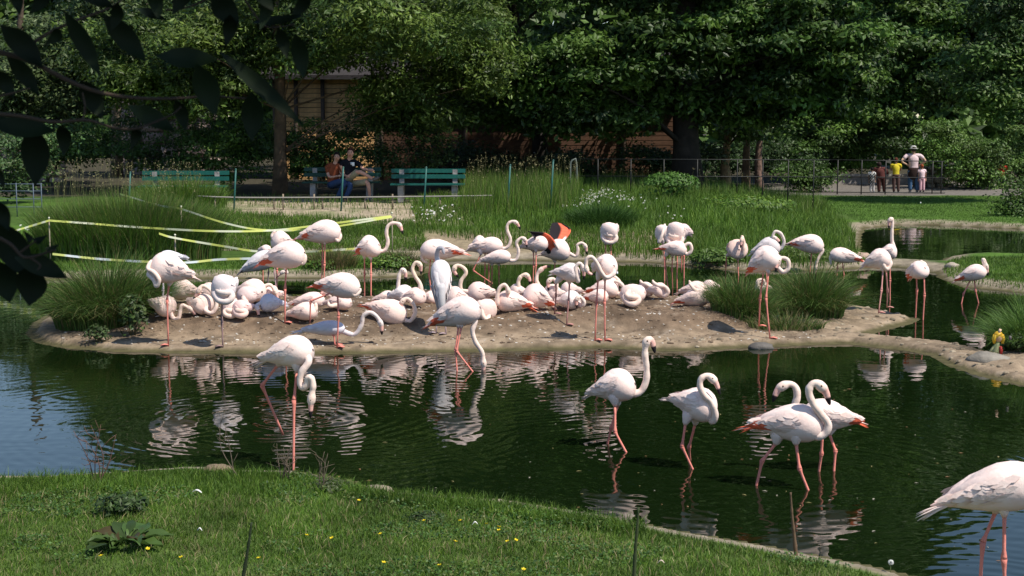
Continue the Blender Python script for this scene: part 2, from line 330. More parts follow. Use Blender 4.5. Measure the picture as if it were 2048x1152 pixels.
# ------------------------------------------------------------------ flamingos
WHT = np.array((.86, .71, .655)); GRY = np.array((.62, .62, .66)); CRM = np.array((.82, .66, .52)); CORAL = np.array((.80, .17, .09)); PINK = np.array((.84, .50, .43)); BLK = np.array((.018, .015, .018)); LEG = np.array((.70, .25, .20))
def coil(cx, cy, w, h, f=1, d=-.16):
    d += .06; w *= .95
    P = [(-.80, .10), (-.55, .62), (0, .86), (.55, .72), (.80, .30), (.55, -.02), (.15, .05), (-.30, .0), (-.62, -.25), (-.25, -.72), (.0, -.95)]
    D = [.02, -.02, -.06, -.06, -.04, -.03, -.05, -.03, 0, .06, .12]
    return [(cx+f*a*w, cy+b*h, d+e) for (a, b), e in zip(P, D)]
def flamingo(label, base, body, neck=None, head=None, legs=(), bands=(), coral=0, black=0, tint=None, legc=None, grp=None, sit=False, dip=False, nd=0.0, k=1.0, yoff=0.0, wings=None, ragged=False, headtint=None, extra=None, kn=1.0):
    if neck and len(neck) == 11 and len(neck[0]) == 3: kn = 1.42
    if sit: body = body[:6]+tuple(v*1.13 for v in body[6:])
    Y0 = (g(*base)[1] if len(base) == 3 else solve(*base)[1])+yoff
    s = F/math.sqrt(Y0*Y0+CH*CH)*1.0
    tx, ty, td, cx, cy, cdd, H = body[:7]; Wd = body[7] if len(body) > 7 else H*.84
    A = at(tx, ty, Y0+td); B = at(cx, cy, Y0+cdd); H = H/s; Wd = Wd/s
    ax = B-A; L = np.linalg.norm(ax); ax /= L
    up = np.array([0, 0, 1.])-ax[2]*ax; up /= np.linalg.norm(up)+1e-9; lat = np.cross(ax, up)
    base_c = (np.array((.85, .675, .61)) if sit else WHT) if tint is None else np.asarray(tint, float)
    mb = MB(); seg = 20
    tt = np.array([0, .03, .08, .14, .2, .26, .32, .38, .44, .5, .56, .62, .68, .74, .8, .86, .91, .95, .98, 1.0])
    prof = np.interp(tt, [0, .05, .15, .3, .45, .6, .72, .82, .9, .96, 1], [.03, .11, .28, .58, .84, .99, 1.0, .93, .77, .50, .10])
    def ctr(t): return A+np.outer(t*L, ax)+np.outer(H*.16*np.sin(np.pi*np.clip(t, 0, 1)), up)
    P = ctr(tt)
    a = np.arange(seg)*2*np.pi/seg
    V = []; C = []
    rs = np.random.RandomState(abs(hash(label)) % 9999 if False else int(abs(tx*13+ty*7)) % 9999)
    for i, t in enumerate(tt):
        R = prof[i]*(1+.022*(((t*9+.25*np.cos(3*a)) % 1)-.5))
        fl = np.where(np.sin(a) < 0, .94, 1.0)
        V.append(P[i]+np.outer(np.cos(a)*R*Wd, lat)+np.outer(np.sin(a)*R*H*fl, up))
        c = np.tile(base_c, (seg, 1))
        low = np.clip(-np.sin(a), 0, 1)[:, None]
        c = c*(1-.10*low)+PINK*.10*low
        if t < .2: c = c*(1-.35*(1-t/.2))+PINK*.35*(1-t/.2)
        C.append(c)
    n = len(tt); i = np.arange(n-1)[:, None]*seg; j = np.arange(seg)[None]; j2 = (j+1) % seg
    Q = np.stack([i+j, i+seg+j, i+seg+j2, i+j2], -1).reshape(-1, 4)
    mb.add(np.concatenate(V), Q=Q, C=np.concatenate(C))
    # folded wings: shells with overlapping feather rows, ending in a point at the tail
    for sd_ in (-1, 1):
        if wings and True: break
        sg = 12; tw = np.array([-.05, .0, .06, .13, .2, .28, .36, .44, .52, .6, .68, .75, .82, .87, .9])
        pw = np.interp(tw, [-.05, .02, .15, .35, .6, .8, .9], [.02, .13, .36, .68, .92, .74, .10])
        b_ = np.arange(sg)*2*np.pi/sg; V = []; C = []
        for q, t in enumerate(tw):
            c0 = ctr(np.array([max(t, 0)]))[0]+(t < 0)*t*L*ax+lat*sd_*Wd*.40*min(1, pw[q]*1.3)+up*H*(.16-.10*(t < .2))
            rip = 1+.07*(((t*8+.35*np.sin(2*b_+q*.1)) % 1)-.5)
            V.append(c0+np.outer(np.cos(b_)*pw[q]*Wd*.64*rip, lat)+np.outer(np.sin(b_)*pw[q]*H*.78*rip, up))
            c = np.tile(base_c*1.0, (sg, 1)); sb = np.sin(b_)
            w = coral*(1-ss(.34, .48, t))*(sb < -.10)*ss(-.1, .05, t)+max(coral, .22)*.8*(1-ss(.5, .64, t))*(sb < -.72)
            w = np.clip(w, 0, 1)[:, None]; c = c*(1-w)+CORAL*w
            w2 = np.clip((.28-t)/.3, 0, 1)*.45*(1-w); c = c*(1-w2)+PINK*w2
            if black and t < .10:
                w3 = ((sb < .3)*black)[:, None]; c = c*(1-w3)+BLK*w3
            C.append(c)
        nn = len(tw); i = np.arange(nn-1)[:, None]*sg; j = np.arange(sg)[None]; j2 = (j+1) % sg
        mb.add(np.concatenate(V), Q=np.stack([i+j, i+sg+j, i+sg+j2, i+j2], -1).reshape(-1, 4), C=np.concatenate(C))
        # loose scapular and covert feathers lying over the wing
        for q in range(46 if s > 180 else 26):
            t = rs.uniform(.12, .74); v = rs.uniform(-.75, .6); pr = np.interp(t, tw, pw)
            c0 = ctr(np.array([t]))[0]+up*H*(.16+.78*pr*math.sin(v))+lat*sd_*Wd*(.40*min(1, pr*1.3)+.64*pr*math.cos(v)+.02)
            nrm = lat*sd_*math.cos(v)+up*math.sin(v); dr = -ax-up*.12*v; sidev = np.cross(dr, nrm); l = rs.uniform(.07, .12)*k; w = .022*k
            pts = [c0-dr*l*.4, c0+sidev*w+nrm*.004, c0-sidev*w+nrm*.004, c0+dr*l*.45+sidev*w*.7+nrm*.006, c0+dr*l*.45-sidev*w*.7+nrm*.006, c0+dr*l*.75+nrm*.004]
            cc = base_c*rs.uniform(.86, 1.05) if not (coral and t < .36 and v < 0) else CORAL*rs.uniform(.8, 1.1)
            mb.add(pts, T=[[0, 1, 2], [5, 4, 3]], Q=[[1, 3, 4, 2]], C=np.clip(cc, 0, .9))
    # tail feathers
    for q in range(9 if ragged else 6):
        u = rs.uniform(-1, 1); e = A-ax*(.05+.05*rs.rand()*(2 if ragged else 1))+lat*u*.03-up*rs.uniform(0, .03 if not ragged else .08)
        st = A+ax*.10+lat*u*.03
        cc = BLK if (black and q % 3 == 0) else (PINK*.5+base_c*.5 if coral else base_c*.96)
        if coral and q % 2 == 0: cc = CORAL*1.05
        mb.tube(smooth_path([st, (st+e)/2+up*.008, e], 5), np.array([[.010, .005], [.014, .006], [.013, .005], [.010, .004], [.002, .001]]), 5, C=np.clip(cc, 0, .9), ref=up)
    # neck, head and bill as one tapering tube
    hc = CRM*.45+base_c*.55 if headtint is None else np.asarray(headtint)
    if neck:
        N = [at(p[0], p[1], Y0+(p[2] if len(p) > 2 else nd)) for p in neck]
        start = ctr(np.array([.80]))[0] if not sit or True else N[0]
        N = [start]+N
        nb = 0
        if head:
            hd = [at(p[0], p[1], Y0+(p[2] if len(p) > 2 else (neck[-1][2] if len(neck[-1]) > 2 else nd))) for p in head]
            N = N+hd
        PP = smooth_path(N, 64); seglen = np.concatenate([[0], np.cumsum(np.linalg.norm(np.diff(PP, axis=0), axis=1))]); T_ = seglen[-1]
        r = (.027+.034*np.exp(-seglen/.075))*k*kn; col = np.array([base_c*(1-x)+hc*x for x in np.clip(seglen/(.45*T_), 0, 1)])
        r = r*(1+.05*np.sin(seglen*31+tx)+.035*np.sin(seglen*67+ty))
        if head:
            e = (T_-seglen)/k
            hr = np.interp(e, [0, .012, .04, .075, .10, .13, .165, .20, .24], [.004, .012, .020, .024, .027, .036, .037, .026, .024])*k
            m = e < .24; r = np.where(m, hr, np.minimum(r, .030*k*kn+.03*np.exp(-seglen/.075)))
            col = np.where((e < .115)[:, None], PINK*.97, col); col = np.where((e < .055)[:, None], BLK, col)
            rr = np.stack([r*np.where(e < .12, .75, .92), r], 1)
        else:
            r = r*np.interp(T_-seglen, [0, .03, .1], [.35, .8, 1.0]); rr = np.stack([r, r], 1)
        mb.tube(PP, rr, 10, C=np.clip(col, 0, .9))
        if head:
            iE = int(np.argmin(abs(e-.148))); tE = PP[min(iE+1, 63)]-PP[iE-1]; tE /= np.linalg.norm(tE)
            sv = np.cross(tE, np.array([0, 0, 1.])); sv = sv/(np.linalg.norm(sv)+1e-6) if np.linalg.norm(sv) > .25 else np.array([0, 1., 0])
            for q in (-1, 1): mb.ball(PP[iE]+sv*q*.030*k+np.array([0, 0, .006]), .0075*k, C=(.10, .05, .02), seg=6, rings=4)
    lc = LEG if legc is None else np.asarray(legc)
    lines = []
    for li, lg in enumerate(legs):
        fp = lg[-1]; ground = len(lg) > 2 and not (len(fp) > 2 and fp[2] == 'air')
        if ground:
            fy = (g(fp[0], fp[1], base[2])[1] if len(base) == 3 else solve(fp[0], fp[1])[1]); dd = max(-.28, min(.28, fy-Y0))
        else: dd = .03*(-1)**li
        hd_ = .05*(-1 if dd < 0 else 1)
        m = len(lg)-1; q = [at(p[0], p[1], Y0+(hd_+(dd-hd_)*(i/m))) for i, p in enumerate(lg)]
        bt = float(np.clip(np.dot(q[0]-A, ax)/L, .42, .74)); bc = ctr(np.array([bt]))[0]; kn = q[0]; hip = kn*.45+bc*.55; hip = hip+(kn-bc)*np.array([0, .3, 0])
        c1 = base_c*.95
        mb.tube([hip, (hip+kn)/2, kn, kn+(q[1]-kn)*.12], np.array([.060, .048, .026, .011])*k*min(1.0, H/.15), 8, C=np.array([c1, c1, c1*.97, (lc+PINK)/2]))
        an = q[1]; ft = q[-1]
        tib = np.array([kn, kn+(an-kn)*.35, kn+(an-kn)*.8, an-(an-kn)*.06, an])
        mb.tube(tib, np.array([.013, .0105, .0105, .017, .019])*k, 7, C=np.array([lc*1.05]*3+[lc, lc*.92]))
        dv = ft-an
        tar = [an, an+dv*.07, an+dv*.2, an+dv*.6, ft]
        rad = [.019, .016, .0105, .0095, .010]; wet = (abs(hz(ft[0], ft[1])) < .02)
        if len(q) > 3: tar = [an, (an+q[2])/2, q[2], (q[2]+ft)/2, ft]
        if ground and wet: tar.append(ft+dv/np.linalg.norm(dv)*.12); rad.append(.010)
        mb.tube(np.array(tar), np.array(rad)*k, 7, C=np.clip(np.array([lc*.92, lc*.9, lc*1.03]+[lc*1.05]*(len(tar)-3)), 0, .9))
        lines.append((kn, an, ft))
        if ground and not wet:
            zf = hz(ft[0], ft[1])+.008 if len(base) == 2 else ft[2]; hx = 1 if cx >= tx else -1
            f0 = np.array([ft[0], ft[1], ft[2]]); f0[2] = max(min(f0[2], ft[2]+.01), zf) if abs(zf-ft[2]) < .08 else ft[2]
            toe = [f0+np.array([hx*.09, y_, 0]) for y_ in (-.045, 0, .045)]
            for e_ in toe: mb.tube([f0+np.array([0, 0, .006]), (f0+e_)/2+np.array([0, 0, .012]), e_+np.array([0, 0, .004])], [.009, .008, .005], 5, C=LEG*1.1 if legc is None else lc)
            web = [f0, toe[0]*.93+f0*.07, toe[1]*.9+f0*.1, toe[2]*.93+f0*.07]; web = [w+np.array([0, 0, .006]) for w in web]+[w+np.array([0, 0, .001]) for w in web]
            mb.add(web, Q=[[0, 1, 2, 3], [7, 6, 5, 4]], C=LEG*1.05 if legc is None else lc)
    if wings:
        for (lead, trail, dd, far) in wings:      # open wings: leading and trailing edges, coral coverts, black flight feathers
            nt_, nu = 15, 9; D = lambda t: np.interp(t, [0, .5, 1], dd)
            LE = smooth_path([at(p[0], p[1], Y0+q) for p, q in zip(lead, dd)], nt_); TE = smooth_path([at(p[0], p[1], Y0+q) for p, q in zip(trail, dd)], nt_)
            V = []; C = []
            for i in range(nt_):
                t = i/(nt_-1)
                for j in range(nu):
                    u = j/(nu-1); p = LE[i]*(1-u)+TE[i]*u+np.array([0, .035*math.sin(math.pi*u), .012*math.sin(math.pi*u)])
                    if j == nu-1: p = p+(TE[i]-LE[i])*.10*(i % 2)
                    V.append(p); C.append(BLK if ((t > .60 or u > .70) if not far else (u > .46 or t > .93)) else CORAL*(1.1-.15*(i % 2)))
            V = np.array(V); V2 = V+np.array([0, .012, 0]); i = np.arange(nt_-1)[:, None]*nu; j = np.arange(nu-1)[None]
            Q = np.stack([i+j, i+j+1, i+nu+j+1, i+nu+j], -1).reshape(-1, 4); mb.add(np.concatenate([V, V2]), Q=np.concatenate([Q, Q[:, ::-1]+len(V)]), C=np.array(C+C))
            mb.tube(LE, np.linspace(.030, .008, nt_), 7, C=np.array([base_c if (q < 4) else (CORAL if q < 9 else BLK) for q in range(nt_)]))
    if extra:
        for (pts, rad, c) in extra: mb.tube(smooth_path([at(p[0], p[1], Y0+p[2]) for p in pts], 9), np.interp(np.linspace(0, 1, 9), np.linspace(0, 1, len(rad)), rad), 8, C=c)
    root_loc = np.array([A[0]*.4+B[0]*.6, Y0, 0.0]); root_loc[2] = hz(root_loc[0], root_loc[1]) if len(base) == 2 else base[2]
    o = mb.build('flamingo', M_plume, loc=tuple(root_loc)); o.location = tuple(root_loc)
    tag(o, label, 'flamingo', grp or ('flamingos resting on the mud mound' if sit else 'flamingos standing and wading'))
    for (li, t, c) in bands:
        kn, an, ft = lines[li]
        p = kn+(an-kn)*t if t < 1 else an+(ft-an)*(t-1); dv = (an-kn) if t < 1 else (ft-an); dv = dv/np.linalg.norm(dv)
        m2 = MB(); m2.tube([p-dv*.022, p-dv*.02, p+dv*.02, p+dv*.022], [.008, .016, .016, .008], 10, C=c); bo = m2.build('leg_band', M_paint, None, loc=tuple(root_loc)); bo.parent = o
    return o
B = flamingo
# ---- waders in the front water
B('pale flamingo wading in front water with head dipped straight down between its legs', (590,930,0), (523,722,.10,626,700,-.05,33,30), [(617,722,-.10),(603,745,-.12),(600,765,-.12),(606,776,-.13),(614,768,-.14),(616,756,-.15),(623,756,-.16),(626,772,-.16)], [(624,788,-.16),(622,810,-.16),(621,836,-.16)], [[(557,728),(524,771),(556,846)],[(594,740),(588,800),(587,940)]], bands=[(1,.93,(.75,.5,.2))], coral=0, ragged=True, k=1.05)
B('flamingo with tall upright neck wading just right of centre, neck straight up', (1238,895,0), (1180,790,.12,1270,768,-.04,35,30), [(1262,786),(1281,783),(1292,762),(1293,736),(1290,708)], [(1293,684),(1303,682),(1310,706)], [[(1230,808),(1230,864),(1252,904)],[(1236,808),(1222,857),(1215,888)]], bands=[(0,.9,(.85,.85,.85))], k=1.05)
B('wading flamingo whose neck crosses its breast in an S, black tipped bill pointing right', (1385,935,0), (1340,800,.12,1432,822,-.10,35,32), [(1424,842,-.10),(1430,828,-.13),(1422,805,-.15),(1408,790,-.16),(1400,772,-.16),(1403,757,-.16)], [(1416,752,-.16),(1432,766,-.16),(1440,790,-.16)], [[(1371,846),(1364,893),(1385,938)],[(1391,846),(1378,895),(1380,920)]], k=1.0)
B('front flamingo of the wading pair with coral wing patch and looped neck', (1590,975,0), (1497,853,.15,1648,852,-.05,40,34), [(1632,872,-.06),(1650,866,-.07),(1656,848,-.08),(1642,828,-.09),(1626,806,-.09),(1618,785,-.09),(1622,771,-.09)], [(1633,767,-.09),(1650,782,-.09),(1660,810,-.09)], [[(1552,886),(1524,922),(1513,971)],[(1592,886),(1599,938),(1616,980)]], bands=[(1,.92,(.05,.05,.05)),(1,.84,(.8,.8,.8))], coral=1, black=1, ragged=True, k=1.1)
B('rear flamingo of the wading pair facing left with its tail pointing right', (1650,942,0), (1720,846,.12,1606,830,-.02,34,30), [(1600,828),(1590,812),(1594,796),(1593,780),(1586,770)], [(1573,769),(1556,780),(1545,804)], [[(1645,868),(1643,908),(1638,943)],[(1659,868),(1671,902),(1668,942)]], bands=[(0,.85,(.85,.87,.85))], coral=.6, k=1.05)
B('large flamingo cut off by the right edge in the bottom corner', (1985,1240,0), (1872,1012,.06,2095,965,-.06,50,46), [(2092,985),(2108,1010),(2112,1060),(2106,1110)], [(2104,1140),(2103,1165),(2104,1195)], [[(1992,1022),(1966,1084),(1955,1240)],[(2009,1026),(2008,1118),(2012,1250)]], bands=[(0,.93,(.75,.5,.35)),(1,.93,(.12,.10,.10))], ragged=True, k=1.0)
B('flamingo at the island edge with orange coral wing and neck hanging down into the water', (925,738,0), (856,652,.14,960,615,-.06,31,28), [(950,640,-.04),(945,662,-.06),(951,684,-.06),(963,702,-.06)], [(966,716,-.06),(967,732,-.06),(966,752,-.06)], [[(917,652),(911,700),(914,742)],[(923,652),(913,702),(945,743)]], coral=1, k=1.0)
# ---- standing on the island shore
B('flamingo standing on one leg at the left island end, neck coiled at its breast', (338,694), (388,556,.10,297,532,-.04,33,28), [(298,548,-.10),(308,560,-.14),(313,572,-.15),(318,560,-.17),(308,545,-.16),(296,537,-.12),(303,520,-.05)], None, [[(338,570),(334,600),(337,694)]], k=1.0)
B('greyish flamingo back showing behind the leftmost one-legged flamingo', (326,640), (374,518,.05,318,512,0,12,18), [(318,520)], None, [[(328,528),(326,580),(326,640)]], tint=(.70,.72,.76), black=1, legc=(.55,.50,.52), yoff=.35)
B('grey tinged flamingo asleep in a tight ball on one thin dark leg', (446,696), (462,566,.24,440,588,-.12,29,25), coil(448,585,22,22,1,-.14), None, [[(444,604),(444,645),(446,698)]], tint=(.78,.71,.71), legc=(.30,.20,.19))
B('tall flamingo with coral wing edge standing among the resting birds at left', (572,648), (518,530,.15,609,506,-.05,29,26), [(608,512,-.02),(606,526,-.03),(598,520,-.05),(594,500,-.03)], None, [[(573,528),(570,578),(570,648)]], coral=1, k=1.0)
B('flamingo with dark grey tail and drooping pink face behind the tall coral one', (545,575,0), (480,546,.05,552,512,0,20,19), [(556,515),(568,534),(574,546)], [(568,543),(560,548),(552,556)], [[(538,528),(537,545),(535,572)],[(550,524),(549,545),(552,575)]], tint=(.72,.70,.72), black=1, legc=(.5,.35,.36))
B('sleeping flamingo with rounded back directly behind the tall coral one', (560,585,0), (585,490,.1,544,480,-.1,20,18), [(545,472),(550,460)], None, [[(555,495),(554,540),(554,585)]])
B('small hunched flamingo peeping out behind a coral tail', (528,560,0), (520,506,.1,538,498,-.1,10,10), [(532,494)], None, [[(526,506),(526,530),(526,560)]])
B('flamingo standing high at the back with neck folded down against its breast', (643,590,0), (594,478,.12,682,462,-.05,25,22), [(680,470,-.04),(676,482,-.08),(668,472,-.10),(664,452,-.08)], None, [[(645,486),(645,524),(642,588)],[(650,486),(649,528),(647,592)]], coral=.5)
B('white flamingo with coral tail bending left above the shade greyed preening bird', (675,694), (624,574,.14,720,576,-.05,27,24), [(718,580,-.02),(708,590,-.07),(702,578,-.10),(706,558,-.06)], None, [[(675,585),(677,632),(674,696)],[(664,585),(621,602),(620,647,'air')]], coral=1)
B('flamingo with long neck curved over like a hook, left of centre at the back', (735,603,0), (714,508,.05,758,490,-.06,24,22), [(757,502),(770,500),(776,484),(773,466),(776,452)], [(787,446),(799,450),(806,468)], [[(729,515),(729,546),(729,600)],[(742,517),(742,548),(742,607)]], coral=.7)
B('shade greyed flamingo bending low over the mud with neck swung to the right', (670,690), (600,662,.10,690,657,-.03,16,20), [(700,668),(712,667),(723,650),(727,632),(740,625)], [(754,634),(762,650),(764,670)], [[(655,662),(668,672),(670,692)]], tint=(.66,.64,.70), ragged=True)  # grey tint paints in the shade of the bird standing above
B('pink backed flamingo standing behind the neck hooks, tail to the right', (870,600,0), (932,508,.10,840,500,-.05,22,22), [(845,510),(848,522),(856,526)], None, [[(862,512),(858,548),(864,600)],[(868,512),(869,548),(868,604)]], coral=.8)
B('tall grey and white flamingo seen from behind with its long tail hanging down', (880,668), (885,604,-.16,880,520,.12,21,20), [(874,516,.10),(876,500,.06),(884,496,.04),(888,508,.02)], None, [[(876,600),(874,634),(872,668)],[(889,600),(890,636),(892,670)]], tint=(.79,.75,.75), legc=(.42,.33,.34), headtint=(.4,.4,.44), extra=[([(882,570,-.12),(883,600,-.17),(884,640,-.17)],[.06,.05,.012],(.52,.52,.54)),([(868,570,-.08),(874,600,-.14),(877,625,-.15)],[.05,.035,.008],(.28,.28,.30)),([(893,570,-.08),(890,595,-.13),(888,615,-.14)],[.05,.035,.008],(.28,.28,.30))])
B('left flamingo of the two close together at back centre, rump toward the viewer', (955,566,0), (940,498,.05,975,488,.05,19,18), [(985,488)], None, [[(970,505),(970,538),(969,564)],[(962,508),(946,541),(991,571,'air')]])
B('flamingo with S curved neck raised above the back centre group', (985,566,0), (935,502,.10,1006,490,-.04,18,17), [(1006,497),(1017,492),(1021,478),(1015,462),(1015,450)], [(1023,443),(1033,446),(1041,459)], [[(978,508),(978,538),(977,564)]])
B('flamingo just below the raised neck with its own neck hooked to the right', (1000,572,0), (958,524,.10,1022,512,-.04,15,15), [(1022,521),(1033,518),(1037,502),(1033,486)], [(1042,476),(1050,480),(1054,495)], [[(998,530),(998,548),(998,568)],[(984,530),(984,548),(983,566)]])
B('flamingo standing behind and left of the one with spread wings', (1070,562,0), (1040,496,.10,1096,486,-.04,17,16), [(1050,482),(1046,490)], None, [[(1072,503),(1072,530),(1070,564)],[(1067,503),(1067,532),(1066,562)]])
B('flamingo with spread coral and black wings', (1110,558,0), (1078,510,.08,1140,500,-.04,23,20), [(1141,508),(1152,512),(1156,500),(1155,490)], [(1164,486),(1171,493),(1174,509)], [[(1110,524),(1109,540),(1106,556)]], wings=[([(1120,503),(1095,470),(1056,463)],[(1098,508),(1082,492),(1064,470)],(-.12,-.3,-.5),False),([(1122,486),(1140,461),(1124,447)],[(1103,482),(1101,462),(1105,446)],(.06,.25,.4),True)], coral=0)
B('grey winged flamingo with neck drooping over its breast and black bill tip, centre', (1133,652), (1106,548,.08,1160,548,-.04,20,19), [(1156,562,-.06),(1152,548,-.09),(1152,534,-.09)], [(1160,527,-.09),(1167,540,-.09),(1168,560,-.09)], [[(1139,566),(1137,602),(1133,652)],[(1112,566),(1112,590),(1109,628)]], tint=(.76,.68,.67), legc=(.42,.22,.20))
B('flamingo with neck bent in a large white loop on two long legs, front shore', (1205,684), (1190,540,.16,1228,532,-.10,24,21), [(1227,546,-.10),(1214,555,-.14),(1203,545,-.16),(1193,525,-.16),(1183,514,-.16),(1174,518,-.16),(1172,532,-.16)], [(1175,543,-.16),(1182,548,-.15),(1191,548,-.13)], [[(1196,558),(1193,606),(1190,683)],[(1210,558),(1209,603),(1210,684)]], k=1.0)
B('lone flamingo asleep on the far gravel shore, head on its back', (1218,545,0), (1225,455,.2,1215,472,-.12,20,18), coil(1219,470,18,18,1,-.12), None, [[(1211,488),(1211,512),(1211,545)],[(1222,488),(1222,512),(1222,546)]])
B('narrow sleeping flamingo at the left of the far trio', (1325,560,0), (1330,462,.15,1322,474,-.10,19,15), [(1318,484,-.14),(1324,470,-.15),(1328,455,-.08),(1330,448,0)], None, [[(1326,486),(1329,515),(1329,562)]])
B('sleeping flamingo with a tight neck ring, tallest of the far trio', (1352,576,0), (1356,458,.15,1350,474,-.15,23,19), coil(1350,472,19,21,1,-.15), None, [[(1355,492),(1354,530),(1354,576)],[(1363,490),(1363,510),(1363,545,'air')]], k=.95)
B('pale pink flamingo back rising behind the far trio', (1368,556,0), (1378,470,.1,1358,462,-.05,16,15), [(1360,452,0)], None, [[(1366,482),(1368,510),(1368,556)]], yoff=.15, tint=(.78,.62,.60))
B('flamingo standing low in front of the far trio with neck ring at its right end', (1338,578,0), (1316,498,.08,1374,500,-.05,16,15), [(1374,508,-.04),(1383,500,-.06),(1380,488,-.06),(1371,490,-.06),(1366,500,-.08)], None, [[(1345,512),(1344,540),(1345,576)],[(1331,512),(1331,536),(1336,576)]], coral=.3, yoff=-.1)
B('peach coloured flamingo facing the viewer with its neck held down the front', (1476,552,0), (1470,505,.2,1478,500,-.12,21,21), [(1484,510,-.12),(1488,498,-.14),(1488,484,-.10),(1484,474,-.10)], [(1485,474,-.14),(1483,482,-.18),(1481,496,-.20)], [[(1476,520),(1476,536),(1477,552)],[(1453,512),(1452,530),(1451,548)]], tint=(.80,.60,.52))
B('grey flamingo with hooked neck standing behind the right grass tufts', (1530,575,0), (1503,508,.12,1560,490,-.05,20,18), [(1560,498,-.03),(1568,484,-.05),(1562,468,-.05),(1551,463,-.05),(1546,471,-.05)], [(1548,475,-.05),(1556,480,-.06),(1562,488,-.06)], [[(1533,508),(1533,540),(1533,575)]], tint=(.68,.64,.64))
B('flamingo standing before the right grass tuft with its neck in a ring at the right', (1535,672), (1496,546,.14,1558,508,-.05,28,25), [(1554,532,-.03),(1566,544,-.05),(1577,536,-.06),(1575,520,-.06),(1563,516,-.06)], [(1556,522,-.08),(1553,532,-.10),(1552,544,-.12)], [[(1537,544),(1532,596),(1540,678)],[(1527,544),(1520,597),(1518,652)]], coral=.6, bands=[(0,.98,(.3,.3,.32))])
B('large flamingo feeding with neck straight down at the far shore, grey tail to the left', (1623,545,0), (1574,489,.12,1648,492,-.04,20,18), [(1645,500,-.03),(1638,514,-.04),(1633,526,-.04)], [(1632,534,-.04),(1631,542,-.04),(1630,552,-.04)], [[(1623,504),(1622,524),(1620,545)]], coral=.4, black=1)
B('flamingo bent down with tail to the right behind the right grass tuft', (1675,550,0), (1726,523,.12,1660,508,-.04,16,15), [(1662,514),(1662,530)], None, [[(1685,520),(1686,534),(1688,550)],[(1676,520),(1675,536),(1674,550)]], coral=.5)
B('flamingo on the sandy tongue with neck folded at its breast and one foot tucked up', (1765,625), (1726,534,.12,1782,514,-.04,22,20), [(1780,526,-.04),(1775,538,-.08),(1768,532,-.10),(1766,516,-.07)], None, [[(1766,540),(1763,580),(1757,627)],[(1772,540),(1775,582),(1774,615)]], legc=(.60,.30,.27))
B('flamingo with perfectly straight vertical neck behind the sandy tongue', (1780,600,0), (1758,508,.05,1794,504,-.03,16,16), [(1788,500),(1784,480),(1784,460),(1785,445)], [(1783,438),(1778,444),(1778,458)], [[(1780,515),(1780,560),(1780,600)]])
B('flamingo asleep in the right channel, head hidden, white band on the left leg', (1840,638,0), (1822,556,.15,1850,536,-.10,20,19), [(1848,530,-.02),(1843,524,0),(1842,522,.04)], None, [[(1833,552),(1834,580),(1831,636)],[(1848,552),(1849,590),(1846,640)]], bands=[(0,1.0,(.85,.85,.85))], coral=.6)
B('preening flamingo wading by itself near the right bank', (1940,607,0), (1911,562,.12,1972,540,-.04,17,16), [(1970,545),(1969,530),(1966,519)], [(1969,522),(1973,536),(1976,552)], [[(1941,560),(1927,588),(1923,607)],[(1949,560),(1951,582),(1957,606)]], coral=.3)
# ---- birds resting on the mud mound
def R(label, base, body, neck=None, head=None, **kw): return B(label, base, body, neck, head, sit=True, **kw)
R('resting flamingo with a low U shaped neck lying on the mud, far left', (325,637), (303,603,.1,345,622,-.05,19,22), [(346,636,-.04),(357,636,-.06),(361,620,-.06),(365,611,-.06)], [(376,615,-.05),(386,623,-.05),(395,636,-.04)])
R('resting flamingo with thin neck held straight up beside the left sedge tuft', (312,622), (336,606,.1,300,594,0,10,12), [(297,600),(300,585),(295,570)], [(291,560),(289,567),(290,575)], coral=.5, yoff=.45)
R('broad backed resting flamingo behind the second one from the left', (365,604), (400,588,.15,344,580,0,20,22), [(350,580),(358,574)], None, coral=.2)
R('resting flamingo with long neck swung out in a wide U toward the right', (398,632), (384,604,.15,416,615,-.04,19,22), [(412,622,-.08),(424,626,-.09),(433,612,-.08),(430,594,-.06),(418,578,-.05)], [(405,572,-.05),(396,584,-.06),(386,600,-.07)])
R('resting flamingo behind the U necked one, back pale pink', (415,600), (440,590,.2,404,582,0,16,17), [(408,578)], None, coral=.2)
R('resting flamingo with raised shoulders in the left centre huddle', (500,608), (480,584,.2,524,584,-.05,21,22), [(520,578),(510,566)], None)
R('resting flamingo in front of the left huddle, body round and pink', (497,612), (514,596,.2,484,592,-.1,17,20), [(488,600,-.12),(498,606,-.14)], None, tint=(.82,.66,.62), coral=.3)
R('resting flamingo with neck arched in a narrow loop behind the left huddle', (545,604), (566,590,.2,522,592,0,14,16), [(524,590,-.05),(529,574,-.06),(540,570,-.06),(549,580,-.06)], [(553,590,-.06),(556,598,-.06),(556,604,-.06)])
R('low resting flamingo with coiled neck under the small sleeping grey one', (462,636), (492,612,.15,448,620,-.08,16,18), coil(462,621,17,13,-1,-.16), None, coral=.4, k=.9)
R('small rosy resting flamingo with its bill tucked in beside the grey blue bird', (485,638), (505,616,.15,470,620,-.1,15,17), coil(482,622,14,11,1,-.15), None, tint=(.82,.60,.57), k=.85)
R('blue grey backed resting flamingo with pink head bent to the mud', (540,626), (568,610,.08,520,608,-.05,17,20), [(518,608,-.07),(513,614,-.1)], [(515,618,-.12),(517,628,-.13),(519,638,-.13)], tint=(.66,.68,.76), black=0)
R('resting flamingo with dark wing tip and curved neck below the coral tailed bird', (610,612), (577,612,.12,650,600,-.05,16,18), [(648,602),(655,606),(660,596)], [(655,588,-.02),(646,586,-.02),(636,592,-.02)], black=1, coral=.2)
R('plump white resting flamingo with its head under its wing left of centre', (605,642), (573,632,.1,633,622,-.05,17,19), [(630,618,-.03),(632,605,-.02)], None)
